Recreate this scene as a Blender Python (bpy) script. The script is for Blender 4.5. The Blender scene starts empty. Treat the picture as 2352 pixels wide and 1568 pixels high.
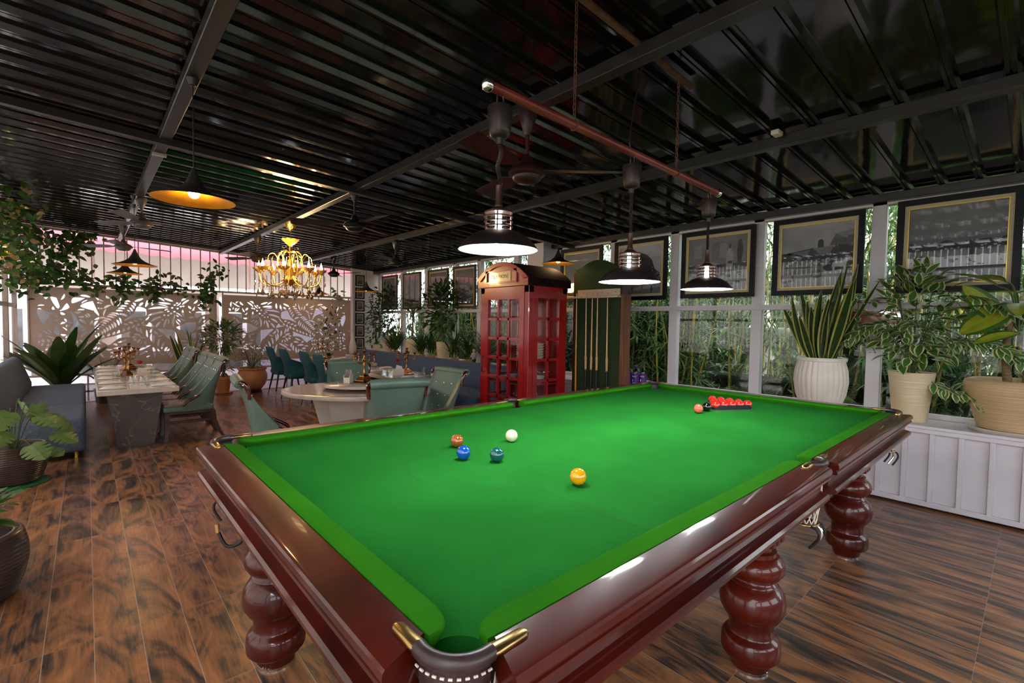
import bpy, bmesh, math, random
from mathutils import Vector, Matrix
C = bpy.context.scene.collection
PI = math.pi
sc = bpy.context.scene

# ---------------------------------------------------------------- camera, sky, sun, exposure
cam_data = bpy.data.cameras.new('camera')
cam = bpy.data.objects.new('camera', cam_data); C.objects.link(cam)
cam_data.sensor_width = 36.0
cam_data.lens = 16.647
cam_data.clip_start = 0.02
_r = Vector((0.743904, -0.668082, 0.016541)); _d = Vector((-0.014123, -0.040462, -0.999081)); _f = Vector((0.668137, 0.742987, -0.039535))
cam.matrix_world = Matrix(((_r.x, -_d.x, -_f.x, -0.40863), (_r.y, -_d.y, -_f.y, -0.57712), (_r.z, -_d.z, -_f.z, 1.43131), (0, 0, 0, 1)))
sc.camera = cam
sc.view_settings.view_transform = 'Standard'
sc.view_settings.look = 'None'
sc.view_settings.gamma = 1.0
sc.view_settings.exposure = 0.95
sc.view_settings.use_curve_mapping = False
sc.cycles.use_denoising = True
sc.cycles.max_bounces = 10
sc.cycles.transparent_max_bounces = 16
sc.cycles.caustics_reflective = False
sc.cycles.caustics_refractive = False

wd = bpy.data.worlds.new('sky'); sc.world = wd; wd.use_nodes = True
_n = wd.node_tree.nodes; _l = wd.node_tree.links
_bg = _n['Background']
_tc = _n.new('ShaderNodeTexCoord'); _sx = _n.new('ShaderNodeSeparateXYZ'); _cr = _n.new('ShaderNodeValToRGB')
_l.new(_tc.outputs['Generated'], _sx.inputs[0]); _l.new(_sx.outputs['Z'], _cr.inputs[0]); _l.new(_cr.outputs[0], _bg.inputs[0])
_cr.color_ramp.elements[0].position = 0.0; _cr.color_ramp.elements[0].color = (0.80, 0.84, 0.88, 1)
_cr.color_ramp.elements[1].position = 0.6; _cr.color_ramp.elements[1].color = (0.92, 0.96, 1.0, 1)
_bg.inputs[1].default_value = 3.0
sun_d = bpy.data.lights.new('sun', 'SUN'); sun_d.energy = 2.0; sun_d.angle = 0.6; sun_d.color = (1.0, 0.96, 0.9)
sun = bpy.data.objects.new('sun', sun_d); C.objects.link(sun); sun.rotation_euler = (math.radians(35), math.radians(-18), 0)

# ---------------------------------------------------------------- materials
_mats = {}
def M(name, c, rough=.5, metal=0., spec=.5, coat=0., c2=None, scale=6., stretch=(1, 1, 1), detail=4., lo=.35, hi=.65, bump=0., bscale=60., bstretch=None, emis=0., ecol=None, trans=0., coatr=.05, sheen=0., ior=1.45, dist=0.):
    if name in _mats: return _mats[name]
    m = bpy.data.materials.new(name); m.use_nodes = True; _mats[name] = m
    nt = m.node_tree; n = nt.nodes; l = nt.links; b = n['Principled BSDF']
    def setv(k, v):
        if k in b.inputs: b.inputs[k].default_value = v
    setv('Base Color', (*c, 1)); setv('Roughness', rough); setv('Metallic', metal); setv('Specular IOR Level', spec)
    setv('Coat Weight', coat); setv('Coat Roughness', coatr); setv('IOR', ior)
    if sheen: setv('Sheen Weight', sheen)
    if trans: setv('Transmission Weight', trans)
    if emis: setv('Emission Color', (*(ecol or c), 1)); setv('Emission Strength', emis)
    tc = None
    def coords(st):
        nonlocal tc
        if tc is None: tc = n.new('ShaderNodeTexCoord')
        mp = n.new('ShaderNodeMapping'); mp.inputs['Scale'].default_value = st
        l.new(tc.outputs['Object'], mp.inputs['Vector']); return mp.outputs['Vector']
    if c2 is not None:
        nz = n.new('ShaderNodeTexNoise'); nz.inputs['Scale'].default_value = scale; nz.inputs['Detail'].default_value = detail
        nz.inputs['Distortion'].default_value = dist
        l.new(coords(stretch), nz.inputs['Vector'])
        cr = n.new('ShaderNodeValToRGB'); cr.color_ramp.elements[0].position = lo; cr.color_ramp.elements[1].position = hi
        cr.color_ramp.elements[0].color = (*c, 1); cr.color_ramp.elements[1].color = (*c2, 1)
        l.new(nz.outputs['Fac'], cr.inputs[0]); l.new(cr.outputs[0], b.inputs['Base Color'])
    if bump:
        nb = n.new('ShaderNodeTexNoise'); nb.inputs['Scale'].default_value = bscale; nb.inputs['Detail'].default_value = 3
        l.new(coords(bstretch or stretch), nb.inputs['Vector'])
        bp = n.new('ShaderNodeBump'); bp.inputs['Strength'].default_value = bump; bp.inputs['Distance'].default_value = .02
        l.new(nb.outputs['Fac'], bp.inputs['Height']); l.new(bp.outputs['Normal'], b.inputs['Normal'])
        if coat: l.new(bp.outputs['Normal'], b.inputs['Coat Normal'])
    return m

def pane_mat(name, tint=(.97, .99, .98), refl=1.0, rough=0.0):
    if name in _mats: return _mats[name]
    m = bpy.data.materials.new(name); m.use_nodes = True; _mats[name] = m
    nt = m.node_tree; n = nt.nodes; l = nt.links
    for x in list(n): n.remove(x)
    o = n.new('ShaderNodeOutputMaterial'); t = n.new('ShaderNodeBsdfTransparent'); g = n.new('ShaderNodeBsdfGlossy'); mx = n.new('ShaderNodeMixShader'); fr = n.new('ShaderNodeLayerWeight'); pw = n.new('ShaderNodeMath'); ad = n.new('ShaderNodeMath')
    t.inputs[0].default_value = (*tint, 1); g.inputs['Roughness'].default_value = rough; g.inputs[0].default_value = (refl, refl, refl, 1)
    pw.operation = 'POWER'; pw.inputs[1].default_value = 5; ad.operation = 'MULTIPLY_ADD'; ad.inputs[1].default_value = .95; ad.inputs[2].default_value = .045
    l.new(fr.outputs['Facing'], pw.inputs[0]); l.new(pw.outputs[0], ad.inputs[0]); l.new(ad.outputs[0], mx.inputs[0]); l.new(t.outputs[0], mx.inputs[1]); l.new(g.outputs[0], mx.inputs[2]); l.new(mx.outputs[0], o.inputs[0])
    return m

def sheet_mat(name, c, tr=.6):      # thin plastic sheet: part diffuse, part light passing through
    if name in _mats: return _mats[name]
    m = bpy.data.materials.new(name); m.use_nodes = True; _mats[name] = m
    nt = m.node_tree; n = nt.nodes; l = nt.links
    for x in list(n): n.remove(x)
    o = n.new('ShaderNodeOutputMaterial'); a = n.new('ShaderNodeBsdfDiffuse'); b = n.new('ShaderNodeBsdfTranslucent'); mx = n.new('ShaderNodeMixShader')
    a.inputs[0].default_value = (*c, 1); b.inputs[0].default_value = (*c, 1); mx.inputs[0].default_value = tr
    l.new(a.outputs[0], mx.inputs[1]); l.new(b.outputs[0], mx.inputs[2]); l.new(mx.outputs[0], o.inputs[0])
    return m

def leaf_mat(name, c, c2, rough=.4, tr=.25, scale=8.):
    if name in _mats: return _mats[name]
    m = M(name, c, rough=rough, c2=c2, scale=scale, lo=.3, hi=.7, spec=.4)
    nt = m.node_tree; n = nt.nodes; l = nt.links; b = n['Principled BSDF']; o = n['Material Output']
    t = n.new('ShaderNodeBsdfTranslucent'); mx = n.new('ShaderNodeMixShader'); mx.inputs[0].default_value = tr
    col = [x for x in n if x.type == 'VALTORGB'][0]
    l.new(col.outputs[0], t.inputs[0]); l.new(b.outputs[0], mx.inputs[1]); l.new(t.outputs[0], mx.inputs[2]); l.new(mx.outputs[0], o.inputs[0])
    return m

# ---------------------------------------------------------------- mesh helpers
class MB:
    def __init__(s): s.v = []; s.f = []; s.m = []
    def add(s, vs, fs, mi=0):
        o = len(s.v); s.v += [tuple(v) for v in vs]; s.f += [[i + o for i in f] for f in fs]; s.m += [mi] * len(fs); return s
    def T(s, mat, i0=0):
        for i in range(i0, len(s.v)): s.v[i] = tuple(mat @ Vector(s.v[i]))
        return s
    def box(s, x0, x1, y0, y1, z0, z1, mi=0):
        v = [(x, y, z) for z in (z0, z1) for y in (y0, y1) for x in (x0, x1)]
        return s.add(v, [[0, 2, 3, 1], [4, 5, 7, 6], [0, 1, 5, 4], [2, 6, 7, 3], [0, 4, 6, 2], [1, 3, 7, 5]], mi)
    def rbox(s, x0, x1, y0, y1, z0, z1, r=.01, seg=2, mi=0):
        bm = bmesh.new(); bmesh.ops.create_cube(bm, size=1)
        for v in bm.verts: v.co = Vector(((x0 + x1) / 2 + v.co.x * (x1 - x0), (y0 + y1) / 2 + v.co.y * (y1 - y0), (z0 + z1) / 2 + v.co.z * (z1 - z0)))
        bmesh.ops.bevel(bm, geom=bm.edges[:], offset=r, segments=seg, profile=.5, affect='EDGES')
        bm.verts.index_update()
        s.add([v.co for v in bm.verts], [[v.index for v in f.verts] for f in bm.faces], mi); bm.free(); return s
    def tube(s, pts, r, seg=8, mi=0, cap=True, closed=False):
        pts = [Vector(p) for p in pts]; n = len(pts); rs = r if isinstance(r, (list, tuple)) else [r] * n
        prev = None; rings = []
        for i, p in enumerate(pts):
            if closed: t = pts[(i + 1) % n] - pts[i - 1]
            else: t = pts[min(i + 1, n - 1)] - pts[max(i - 1, 0)]
            if t.length < 1e-9: t = Vector((0, 0, 1))
            t.normalize()
            if prev is None:
                a = Vector((0, 0, 1)) if abs(t.z) < .9 else Vector((1, 0, 0))
                u = t.cross(a).normalized()
            else:
                u = (prev - t * prev.dot(t))
                u = u.normalized() if u.length > 1e-6 else t.orthogonal().normalized()
            prev = u; w = t.cross(u)
            rings.append([p + (u * math.cos(2 * PI * k / seg) + w * math.sin(2 * PI * k / seg)) * rs[i] for k in range(seg)])
        return s.loft(rings, mi, cap, closed)
    def loft(s, rings, mi=0, cap=True, closed=False):
        seg = len(rings[0]); vs = [p for r in rings for p in r]; fs = []; n = len(rings)
        for i in range(n if closed else n - 1):
            a = i * seg; b = ((i + 1) % n) * seg
            for k in range(seg):
                k2 = (k + 1) % seg; fs.append([a + k, a + k2, b + k2, b + k])
        if cap and not closed: fs.append(list(range(seg))[::-1]); fs.append([(n - 1) * seg + k for k in range(seg)])
        return s.add(vs, fs, mi)
    def lathe(s, prof, seg=24, c=(0, 0, 0), mi=0, wob=None):
        rings = []
        for (r, z) in prof:
            ring = []
            for k in range(seg):
                a = 2 * PI * k / seg; rr = r * (1 + (wob(a) if wob else 0))
                ring.append((c[0] + rr * math.cos(a), c[1] + rr * math.sin(a), c[2] + z))
            rings.append(ring)
        return s.loft(rings, mi, True)
    def sphere(s, c, r, seg=12, rings=8, mi=0, sc=(1, 1, 1)):
        return s.lathe([(max(1e-4, r * sc[0] * math.sin(PI * i / rings)), -r * sc[2] * math.cos(PI * i / rings)) for i in range(rings + 1)], seg, c, mi)
    def prism(s, poly, z0, z1, mi=0):
        n = len(poly); v = [(p[0], p[1], z0) for p in poly] + [(p[0], p[1], z1) for p in poly]
        f = [[i, (i + 1) % n, n + (i + 1) % n, n + i] for i in range(n)]
        return s.add(v, f + [list(range(n))[::-1], list(range(n, 2 * n))], mi)
    def bar(s, a, b, w, h=None, mi=0):      # square bar from a to b
        a = Vector(a); b = Vector(b); t = (b - a).normalized(); h = h or w
        up = Vector((0, 0, 1)) if abs(t.z) < .95 else Vector((1, 0, 0))
        u = t.cross(up).normalized(); v = u.cross(t)
        q = [(-1, -1), (1, -1), (1, 1), (-1, 1)]
        return s.loft([[p + u * (i * w / 2) + v * (j * h / 2) for i, j in q] for p in (a, b)], mi)
    def leaf(s, base, d, nrm, L, W, bend=.3, n=4, mi=0, edge=None, fold=.15, peak=.45, pw=.8):
        base = Vector(base); d = Vector(d).normalized(); nrm = Vector(nrm); side = d.cross(nrm)
        side = side.normalized() if side.length > 1e-6 else d.orthogonal().normalized()
        nrm = side.cross(d).normalized(); rows = []
        for i in range(n + 1):
            t = i / n
            p = base + d * (L * t) - nrm * (bend * L * t * t)
            tt = (t / peak * .5) if t < peak else (.5 + (t - peak) / (1 - peak) * .5)
            w = W / 2 * max(.03, math.sin(PI * tt)) ** pw
            up = nrm * (fold * w)
            if edge is None: rows.append([p - side * w + up, p, p + side * w + up])
            else: rows.append([p - side * w + up, p - side * (w * .66) + up * .66, p, p + side * (w * .66) + up * .66, p + side * w + up])
        k = len(rows[0]); vs = [p for r in rows for p in r]
        for i in range(n):
            for j in range(k - 1):
                m = mi if edge is None or j in (1, 2) else edge
                o = len(s.v)
                s.v += [tuple(vs[q]) for q in (i * k + j, i * k + j + 1, (i + 1) * k + j + 1, (i + 1) * k + j)]
                s.f.append([o, o + 1, o + 2, o + 3]); s.m.append(m)
        return s
    def build(s, name, mats, parent=None, loc=None, rz=0, smooth=40, kind=None):
        me = bpy.data.meshes.new(name); me.from_pydata(s.v, [], s.f)
        if not isinstance(mats, (list, tuple)): mats = [mats]
        for m in mats: me.materials.append(m)
        me.polygons.foreach_set('material_index', s.m)
        if smooth:
            me.polygons.foreach_set('use_smooth', [True] * len(me.polygons))
            me.update()
            if smooth < 180: me.set_sharp_from_angle(angle=math.radians(smooth))
        me.validate(); me.update()
        o = bpy.data.objects.new(name, me); C.objects.link(o)
        if parent is not None: o.parent = parent
        if loc is not None: o.location = loc
        if rz: o.rotation_euler = (0, 0, rz)
        if kind: o['kind'] = kind
        return o

def tag(o, label, cat, group=None, kind=None):
    o['label'] = label; o['category'] = cat
    if group: o['group'] = group
    if kind: o['kind'] = kind
    return o
def thing(name, label, cat, loc=(0, 0, 0), rz=0, group=None):
    o = bpy.data.objects.new(name, None); C.objects.link(o); o.empty_display_size = .05
    o.location = loc; o.rotation_euler = (0, 0, rz)
    return tag(o, label, cat, group)
def struct(mb, name, mats, label=None, smooth=40):
    o = mb.build(name, mats, smooth=smooth, kind='structure')
    if label: o['label'] = label
    return o
def dup(root, loc, rz=0, label=None, group=None, scale=None):
    def cp(o, par):
        c = o.copy(); C.objects.link(c)
        if par is not None: c.parent = par
        for ch in list(o.children): cp(ch, c)
        return c
    r = cp(root, None); r.location = loc; r.rotation_euler = (0, 0, rz)
    if scale: r.scale = (scale, scale, scale)
    if label: r['label'] = label
    if group: r['group'] = group
    return r
def lamp(name, loc, energy, color, size, parent=None, kind='POINT', spot=None):
    d = bpy.data.lights.new(name, kind); d.energy = energy; d.color = color; d.shadow_soft_size = size
    if kind == 'SPOT': d.spot_size = spot; d.spot_blend = .6
    o = bpy.data.objects.new(name, d); C.objects.link(o); o.location = loc
    if parent is not None: o.parent = parent
    return o
def text(name, body, size, mat, parent=None, loc=(0, 0, 0), rot=(0, 0, 0), ext=.0006):
    cu = bpy.data.curves.new(name, 'FONT'); cu.body = body; cu.size = size; cu.extrude = ext; cu.align_x = 'CENTER'; cu.align_y = 'CENTER'
    t = bpy.data.objects.new(name + '_curve', cu); C.objects.link(t)
    dg = bpy.context.evaluated_depsgraph_get(); me = bpy.data.meshes.new_from_object(t.evaluated_get(dg))
    bpy.data.objects.remove(t)
    me.materials.clear(); me.materials.append(mat)
    o = bpy.data.objects.new(name, me); C.objects.link(o); o.location = loc; o.rotation_euler = rot
    if parent is not None: o.parent = parent
    return o
def cut_sheet(name, outer, holes, thick, mat, parent=None):   # flat sheet in local xy with holes cut through, via a filled 2D curve
    cu = bpy.data.curves.new(name, 'CURVE'); cu.dimensions = '2D'; cu.fill_mode = 'BOTH'; cu.extrude = thick / 2
    for loop in [outer] + holes:
        sp = cu.splines.new('POLY'); sp.points.add(len(loop) - 1); sp.use_cyclic_u = True
        for i, p in enumerate(loop): sp.points[i].co = (p[0], p[1], 0, 1)
    t = bpy.data.objects.new(name + '_curve', cu); C.objects.link(t)
    dg = bpy.context.evaluated_depsgraph_get(); me = bpy.data.meshes.new_from_object(t.evaluated_get(dg))
    bpy.data.objects.remove(t)
    me.materials.clear(); me.materials.append(mat)
    o = bpy.data.objects.new(name, me); C.objects.link(o)
    if parent is not None: o.parent = parent
    return o
def bez(p, n=10):       # smooth curve through control points (Catmull-Rom)
    p = [Vector(q) for q in p]; out = []
    for i in range(len(p) - 1):
        a = p[max(i - 1, 0)]; b = p[i]; c = p[i + 1]; d = p[min(i + 2, len(p) - 1)]
        for k in range(n):
            t = k / n
            out.append(.5 * ((2 * b) + (c - a) * t + (2 * a - 5 * b + 4 * c - d) * t * t + (3 * b - a - 3 * c + d) * t ** 3))
    out.append(p[-1]); return out

# shared materials
WHITE = M('white_painted_steel', (.62, .57, .58), rough=.45, c2=(.55, .50, .51), scale=3)
BLACK = M('black_painted_metal', (.010, .010, .011), rough=.35)
CHROME = M('chrome', (.8, .8, .8), rough=.08, metal=1)
BRASS = M('worn_brass', (.50, .33, .12), rough=.3, metal=1, c2=(.35, .22, .08), scale=30)
GOLD = M('polished_gold', (.85, .52, .10), rough=.2, metal=1)
ANTIQUE = M('antique_gold', (.42, .20, .07), rough=.3, metal=1, c2=(.18, .07, .03), scale=25)
MAHOG = M('mahogany_lacquer', (.030, .002, .0012), rough=.38, spec=.2, coat=.6, c2=(.092, .008, .003), scale=2.2, stretch=(1, 1, 1), detail=6, coatr=.06, dist=.6)
DARKWOOD = M('dark_red_wood', (.05, .010, .006), rough=.3, coat=.6, c2=(.09, .02, .01), scale=8)
GLASSY = pane_mat('clear_glass', (.93, .95, .95))
# ================================================================ the setting
def floor_material():
    m = bpy.data.materials.new('wood_print_floor_tile'); m.use_nodes = True
    nt = m.node_tree; n = nt.nodes; l = nt.links; b = n['Principled BSDF']
    tc = n.new('ShaderNodeTexCoord'); sx = n.new('ShaderNodeSeparateXYZ'); l.new(tc.outputs['Object'], sx.inputs[0])
    def mt(op, a, b_=None, c=None):
        q = n.new('ShaderNodeMath'); q.operation = op
        for i, x in enumerate((a, b_, c)):
            if x is None: continue
            if isinstance(x, (int, float)): q.inputs[i].default_value = x
            else: l.new(x, q.inputs[i])
        return q.outputs[0]
    X = mt('DIVIDE', mt('ADD', sx.outputs['X'], .565), .1622); Y = mt('DIVIDE', mt('SUBTRACT', sx.outputs['Y'], .205), .655)
    col = mt('FLOOR', X); row = mt('FLOOR', Y); u = mt('FRACT', X); v = mt('FRACT', Y)
    wn = n.new('ShaderNodeTexWhiteNoise'); wn.noise_dimensions = '2D'
    cb = n.new('ShaderNodeCombineXYZ'); l.new(mt('MODULO', mt('ADD', col, 600), 7.0), cb.inputs[0])
    l.new(mt('FLOOR', mt('DIVIDE', mt('ADD', row, 100.0), 5.0)), cb.inputs[1]); l.new(cb.outputs[0], wn.inputs['Vector'])
    cv = n.new('ShaderNodeCombineXYZ'); nr = mt('LESS_THAN', row, -.5); l.new(mt('MULTIPLY', u, mt('MULTIPLY_ADD', nr, .02, .34)), cv.inputs[0]); l.new(mt('MULTIPLY', v, mt('MULTIPLY_ADD', nr, -.22, .42)), cv.inputs[1]); l.new(mt('MULTIPLY', wn.outputs['Value'], 37.0), cv.inputs[2])
    n1 = n.new('ShaderNodeTexNoise'); n1.inputs['Scale'].default_value = 2.7; n1.inputs['Detail'].default_value = 5; n1.inputs['Distortion'].default_value = 2.2; n1.inputs['Roughness'].default_value = .55
    l.new(cv.outputs[0], n1.inputs['Vector'])
    st = n.new('ShaderNodeMapping'); st.inputs['Scale'].default_value = (9, 1.6, 1); l.new(cv.outputs[0], st.inputs['Vector'])
    n2 = n.new('ShaderNodeTexNoise'); n2.inputs['Scale'].default_value = 4; n2.inputs['Detail'].default_value = 6; n2.inputs['Distortion'].default_value = 1.2; l.new(st.outputs[0], n2.inputs['Vector'])
    sm = mt('ADD', mt('MULTIPLY', n1.outputs['Fac'], .76), mt('MULTIPLY', n2.outputs['Fac'], .24))
    cr = n.new('ShaderNodeValToRGB'); e = cr.color_ramp.elements
    e[0].position = .38; e[0].color = (.034, .026, .026, 1); e[1].position = .64; e[1].color = (.44, .18, .07, 1)
    q = e.new(.44); q.color = (.095, .054, .040, 1); q = e.new(.52); q.color = (.25, .11, .052, 1)
    l.new(sm, cr.inputs[0])
    # pale joints: long ones wide, cross ones fine
    ju = mt('LESS_THAN', mt('MINIMUM', u, mt('SUBTRACT', 1.0, u)), .010); jv = mt('LESS_THAN', mt('MINIMUM', v, mt('SUBTRACT', 1.0, v)), .0018)
    j = mt('MAXIMUM', ju, mt('MULTIPLY', jv, .6))
    mx = n.new('ShaderNodeMix'); mx.data_type = 'RGBA'; l.new(mt('MULTIPLY', j, .75), mx.inputs[0]); l.new(cr.outputs[0], mx.inputs[6]); mx.inputs[7].default_value = (.42, .34, .30, 1)
    l.new(mx.outputs[2], b.inputs['Base Color'])
    b.inputs['Roughness'].default_value = .30; b.inputs['Specular IOR Level'].default_value = .5
    return m
fl = MB(); fl.add([(-3.5, -5, 0), (5.2, -5, 0), (5.2, 9.95, 0), (-3.5, 9.95, 0)], [[0, 1, 2, 3]])
fl.add([(-3.5, -5, -.1), (5.2, -5, -.1), (5.2, 9.95, -.1), (-3.5, 9.95, -.1)], [[3, 2, 1, 0]])
fl.add([(-3.5, 9.95, -.1), (5.2, 9.95, -.1), (5.2, 9.95, 0), (-3.5, 9.95, 0)], [[0, 1, 2, 3]])
struct(fl, 'floor', floor_material(), 'dark wood-print tile floor with pale joints')
t = MB(); t.box(-1.3, 5, 9.95, 10.0, -.12, .008)
struct(t, 'trim_1', M('white_edge_trim', (.55, .53, .53), rough=.5))

# ceiling: glossy black profiled sheet falling towards the windows
CEIL = M('glossy_black_roof_sheet', (.006, .0055, .0055), rough=.09, spec=.55, bump=.6, bscale=1.1, bstretch=(1, 1, 1))
def zc(x): return 2.917 - .05 * x
ys = []; per = .2225
k = -13
prof = []
while True:
    y0 = .013 + k * per
    if y0 > 10.7: break
    for dy, dz in ((-.034, 0), (-.022, -.032), (-.005, -.032), (-.003, -.024), (.003, -.024), (.005, -.032), (.022, -.032), (.034, 0)): prof.append((y0 + dy, dz))
    k += 1
ce = MB(); xs = [-1.42 + i * 6.67 / 24 for i in range(25)]
vs = [(x, y, zc(x) + dz) for x in xs for (y, dz) in prof]; w = len(prof)
ce.add(vs, [[i * w + j, (i + 1) * w + j, (i + 1) * w + j + 1, i * w + j + 1] for i in range(24) for j in range(w - 1)])
ce.add([(x, y, zc(x) + .05) for x in (-1.42, 5.25) for y in (-2.9, 10.72)], [[0, 1, 3, 2]])
struct(ce, 'ceiling', CEIL, 'glossy black corrugated metal ceiling', smooth=15)
BEAM = M('black_steel_beam', (.016, .014, .013), rough=.3, spec=.6)
for i, bx in enumerate((-1.32, .07, 1.655, 3.13, 4.93)):
    b = MB(); z1 = zc(bx) - .033; b.rbox(bx - .04, bx + .04, -2.9, 10.7, z1 - .068, z1, .004, 1)
    o = struct(b, 'ceiling_beam', BEAM)
pu = MB(); pu.loft([[(x, 4.08 + a * .03, zc(x) - .105 + c * .028) for a, c in ((-1, -1), (1, -1), (1, 1), (-1, 1))] for x in (-1.35, 5.0)])
struct(pu, 'ceiling_purlin', BEAM)

# ---- window wall (x = 5.0) on a panelled plinth with a deep sill
XW = 5.0
lw = MB(); lw.box(4.575, 5.12, -3, 10.6, .02, .64)
for k in range(-19, 62):
    y = .123 + .1688 * k
    if -2.95 < y < 10.5: lw.rbox(4.55, 4.578, y - .016, y + .016, .03, .64, .003, 1)
lw.rbox(4.545, 4.58, -3, 10.6, .02, .06, .004, 1); lw.rbox(4.54, 4.58, -3, 10.6, .605, .645, .004, 1)
lw.rbox(4.53, 5.12, -3, 10.6, .64, .665, .004, 1)
struct(lw, 'wall_right', M('white_panelled_plinth', (.60, .56, .60), rough=.45, c2=(.54, .50, .54), scale=4), 'white panelled low wall with a deep sill')
fr = MB(); colsY = [-1.55, -.57, .435, 1.472, 2.448, 3.352, 4.35, 5.33, 6.34, 7.122, 8.164, 9.19, 10.33]
ztop = zc(XW) - .02
for y in colsY: fr.rbox(XW - .03, XW + .05, y - .055, y + .055, .665, ztop, .004, 1)
fr.rbox(XW - .028, XW + .048, -3, 10.5, .665, .705, .004, 1)
fr.rbox(XW - .034, XW + .04, -3, 10.5, 1.612, 1.668, .004, 1)
fr.rbox(XW - .03, XW + .05, -3, 10.5, ztop - .1, ztop, .004, 1)
struct(fr, 'wall_right_frame', WHITE, 'white painted window framing')
pl = MB(); pl.rbox(4.72, 5.04, 4.45, 4.80, .665, ztop, .005, 1); struct(pl, 'pillar', WHITE)
for i in range(len(colsY) - 1):
    g = MB(); g.box(XW + .012, XW + .018, colsY[i] + .05, colsY[i + 1] - .05, .7, 1.63)
    g.box(XW + .012, XW + .018, colsY[i] + .05, colsY[i + 1] - .05, 1.65, ztop - .09)
    struct(g, 'window_%d' % (i + 1), pane_mat('window_glass', (.93, .96, .94), .6), smooth=0)
fw_ = MB()  # unseen wall added behind the camera to cut sky light and reflections
fw_.box(-3.5, 5.05, -3.15, -3.05, 0, .9); fw_.box(-3.5, 5.05, -3.15, -3.05, 2.35, 3.05)
for x0, x1 in ((-3.5, -3.0), (-1.2, -.8), (1.2, 1.7), (3.6, 5.05)): fw_.box(x0, x1, -3.15, -3.05, .9, 2.35)
struct(fw_, 'wall_front_blocker', M('warm_grey_wall', (.30, .27, .26), rough=.7), 'added unseen warm grey wall with wide openings, cutting the light')
# white corner return at the back end of the window wall
cr_ = MB(); cr_.rbox(4.36, 5.05, 10.5, 10.62, 0, zc(4.6), .004, 1); struct(cr_, 'pillar', WHITE)

# ---- left wall: pale ribbed sheets between posts
lv = MB()
ps = MB()
for k in range(150):
    y = -.4 + .09 * k
    if y > 10.5: break
    ps.box(-1.325, -1.31, y, y + .072, .05, 2.95)
struct(ps, 'wall_left', sheet_mat('pale_translucent_slats', (.93, .90, .87), .7), 'pale translucent slatted side wall', smooth=0)
for k in range(10):
    y = 10.62 - 1.15 * k; lv.rbox(-1.31, -1.25, y - .03, y + .03, 0, 3.0, .004, 1)
for z in (.1, 1.55, 2.5): lv.rbox(-1.30, -1.26, -.4, 10.6, z, z + .06, .004, 1)
struct(lv, 'wall_left_frame', M('grey_brown_steel', (.30, .24, .225), rough=.45), 'grey-brown steel framing of the side wall')

# ---- back wall (y = 10.6): railing band over two cut metal screens
TAUPE = M('taupe_painted_steel', (.42, .315, .265), rough=.5, c2=(.39, .29, .24), scale=2)
bk = MB()
def ztr(x): return zc(x) - .04 - .03
bk.bar((-1.3, 10.6, ztr(-1.3)), (4.4, 10.6, ztr(4.4)), .04)
bk.bar((-1.3, 10.6, 1.965), (4.4, 10.6, 1.965), .03, .04)
for k in range(35):
    x = -1.13 + .1615 * k
    if x < 4.36: bk.bar((x, 10.6, 1.96), (x, 10.6, ztr(x)), .018)
for z in (.40, .10): bk.bar((-1.3, 10.6, z), (4.4, 10.6, z), .025, .035)
for x in (-1.26, -.4, .4, 1.0, 1.55, 1.67, 2.3, 2.9, 3.6, 4.31):
    bk.bar((x, 10.6, -.1), (x, 10.6, .40), .025); bk.bar((x, 10.6, 1.90), (x, 10.6, 1.965), .02)
    if x in (-1.26, 1.55, 1.67, 4.31): bk.bar((x, 10.6, .4), (x, 10.6, 1.95), .025)
for x in (-.4, 1.0, 2.9): bk.bar((x, 10.6, .4), (x + .35, 10.6, .1), .02)
struct(bk, 'wall_back', TAUPE, 'taupe steel railing along the back wall')
pp = MB(); pp.tube([(4.34, 10.45, -.1), (4.34, 10.45, 2.0)], .035, 12); struct(pp, 'pillar', WHITE)

def lens(cx, cy, ang, L, W, n=7, curve=0.):
    ca, sa = math.cos(ang), math.sin(ang); up = []; dn = []
    for i in range(n + 1):
        t = i / n; x = (t - .5) * L; h = W / 2 * math.sin(PI * min(max(t, .0), 1.)) ** .7; c = curve * (1 - (2 * t - 1) ** 2)
        up.append((x, c + h)); dn.append((x, c - h))
    pts = up + dn[-2:0:-1]
    return [(cx + x * ca - y * sa, cy + x * sa + y * ca) for x, y in pts]
def seg_lens(a, b, W, curve=0.):
    return lens((a[0] + b[0]) / 2, (a[1] + b[1]) / 2, math.atan2(b[1] - a[1], b[0] - a[0]), math.hypot(b[0] - a[0], b[1] - a[1]), W, 7, curve)
def inside(p, poly):
    r = False; j = len(poly) - 1
    for i in range(len(poly)):
        a, b = poly[i], poly[j]
        if (a[1] > p[1]) != (b[1] > p[1]) and p[0] < (b[0] - a[0]) * (p[1] - a[1]) / (b[1] - a[1]) + a[0]: r = not r
        j = i
    return r
def dense(poly, s=12):
    out = []
    for i in range(len(poly)):
        a, b = poly[i], poly[(i + 1) % len(poly)]; n = max(1, int(math.hypot(b[0] - a[0], b[1] - a[1]) / s))
        out += [(a[0] + (b[0] - a[0]) * k / n, a[1] + (b[1] - a[1]) * k / n) for k in range(n)]
    return out
SCR_W, SCR_H = 2.63, 1.32      # drawn in a 2115 x 1090 grid, y down, then scaled
holes = []
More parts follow.
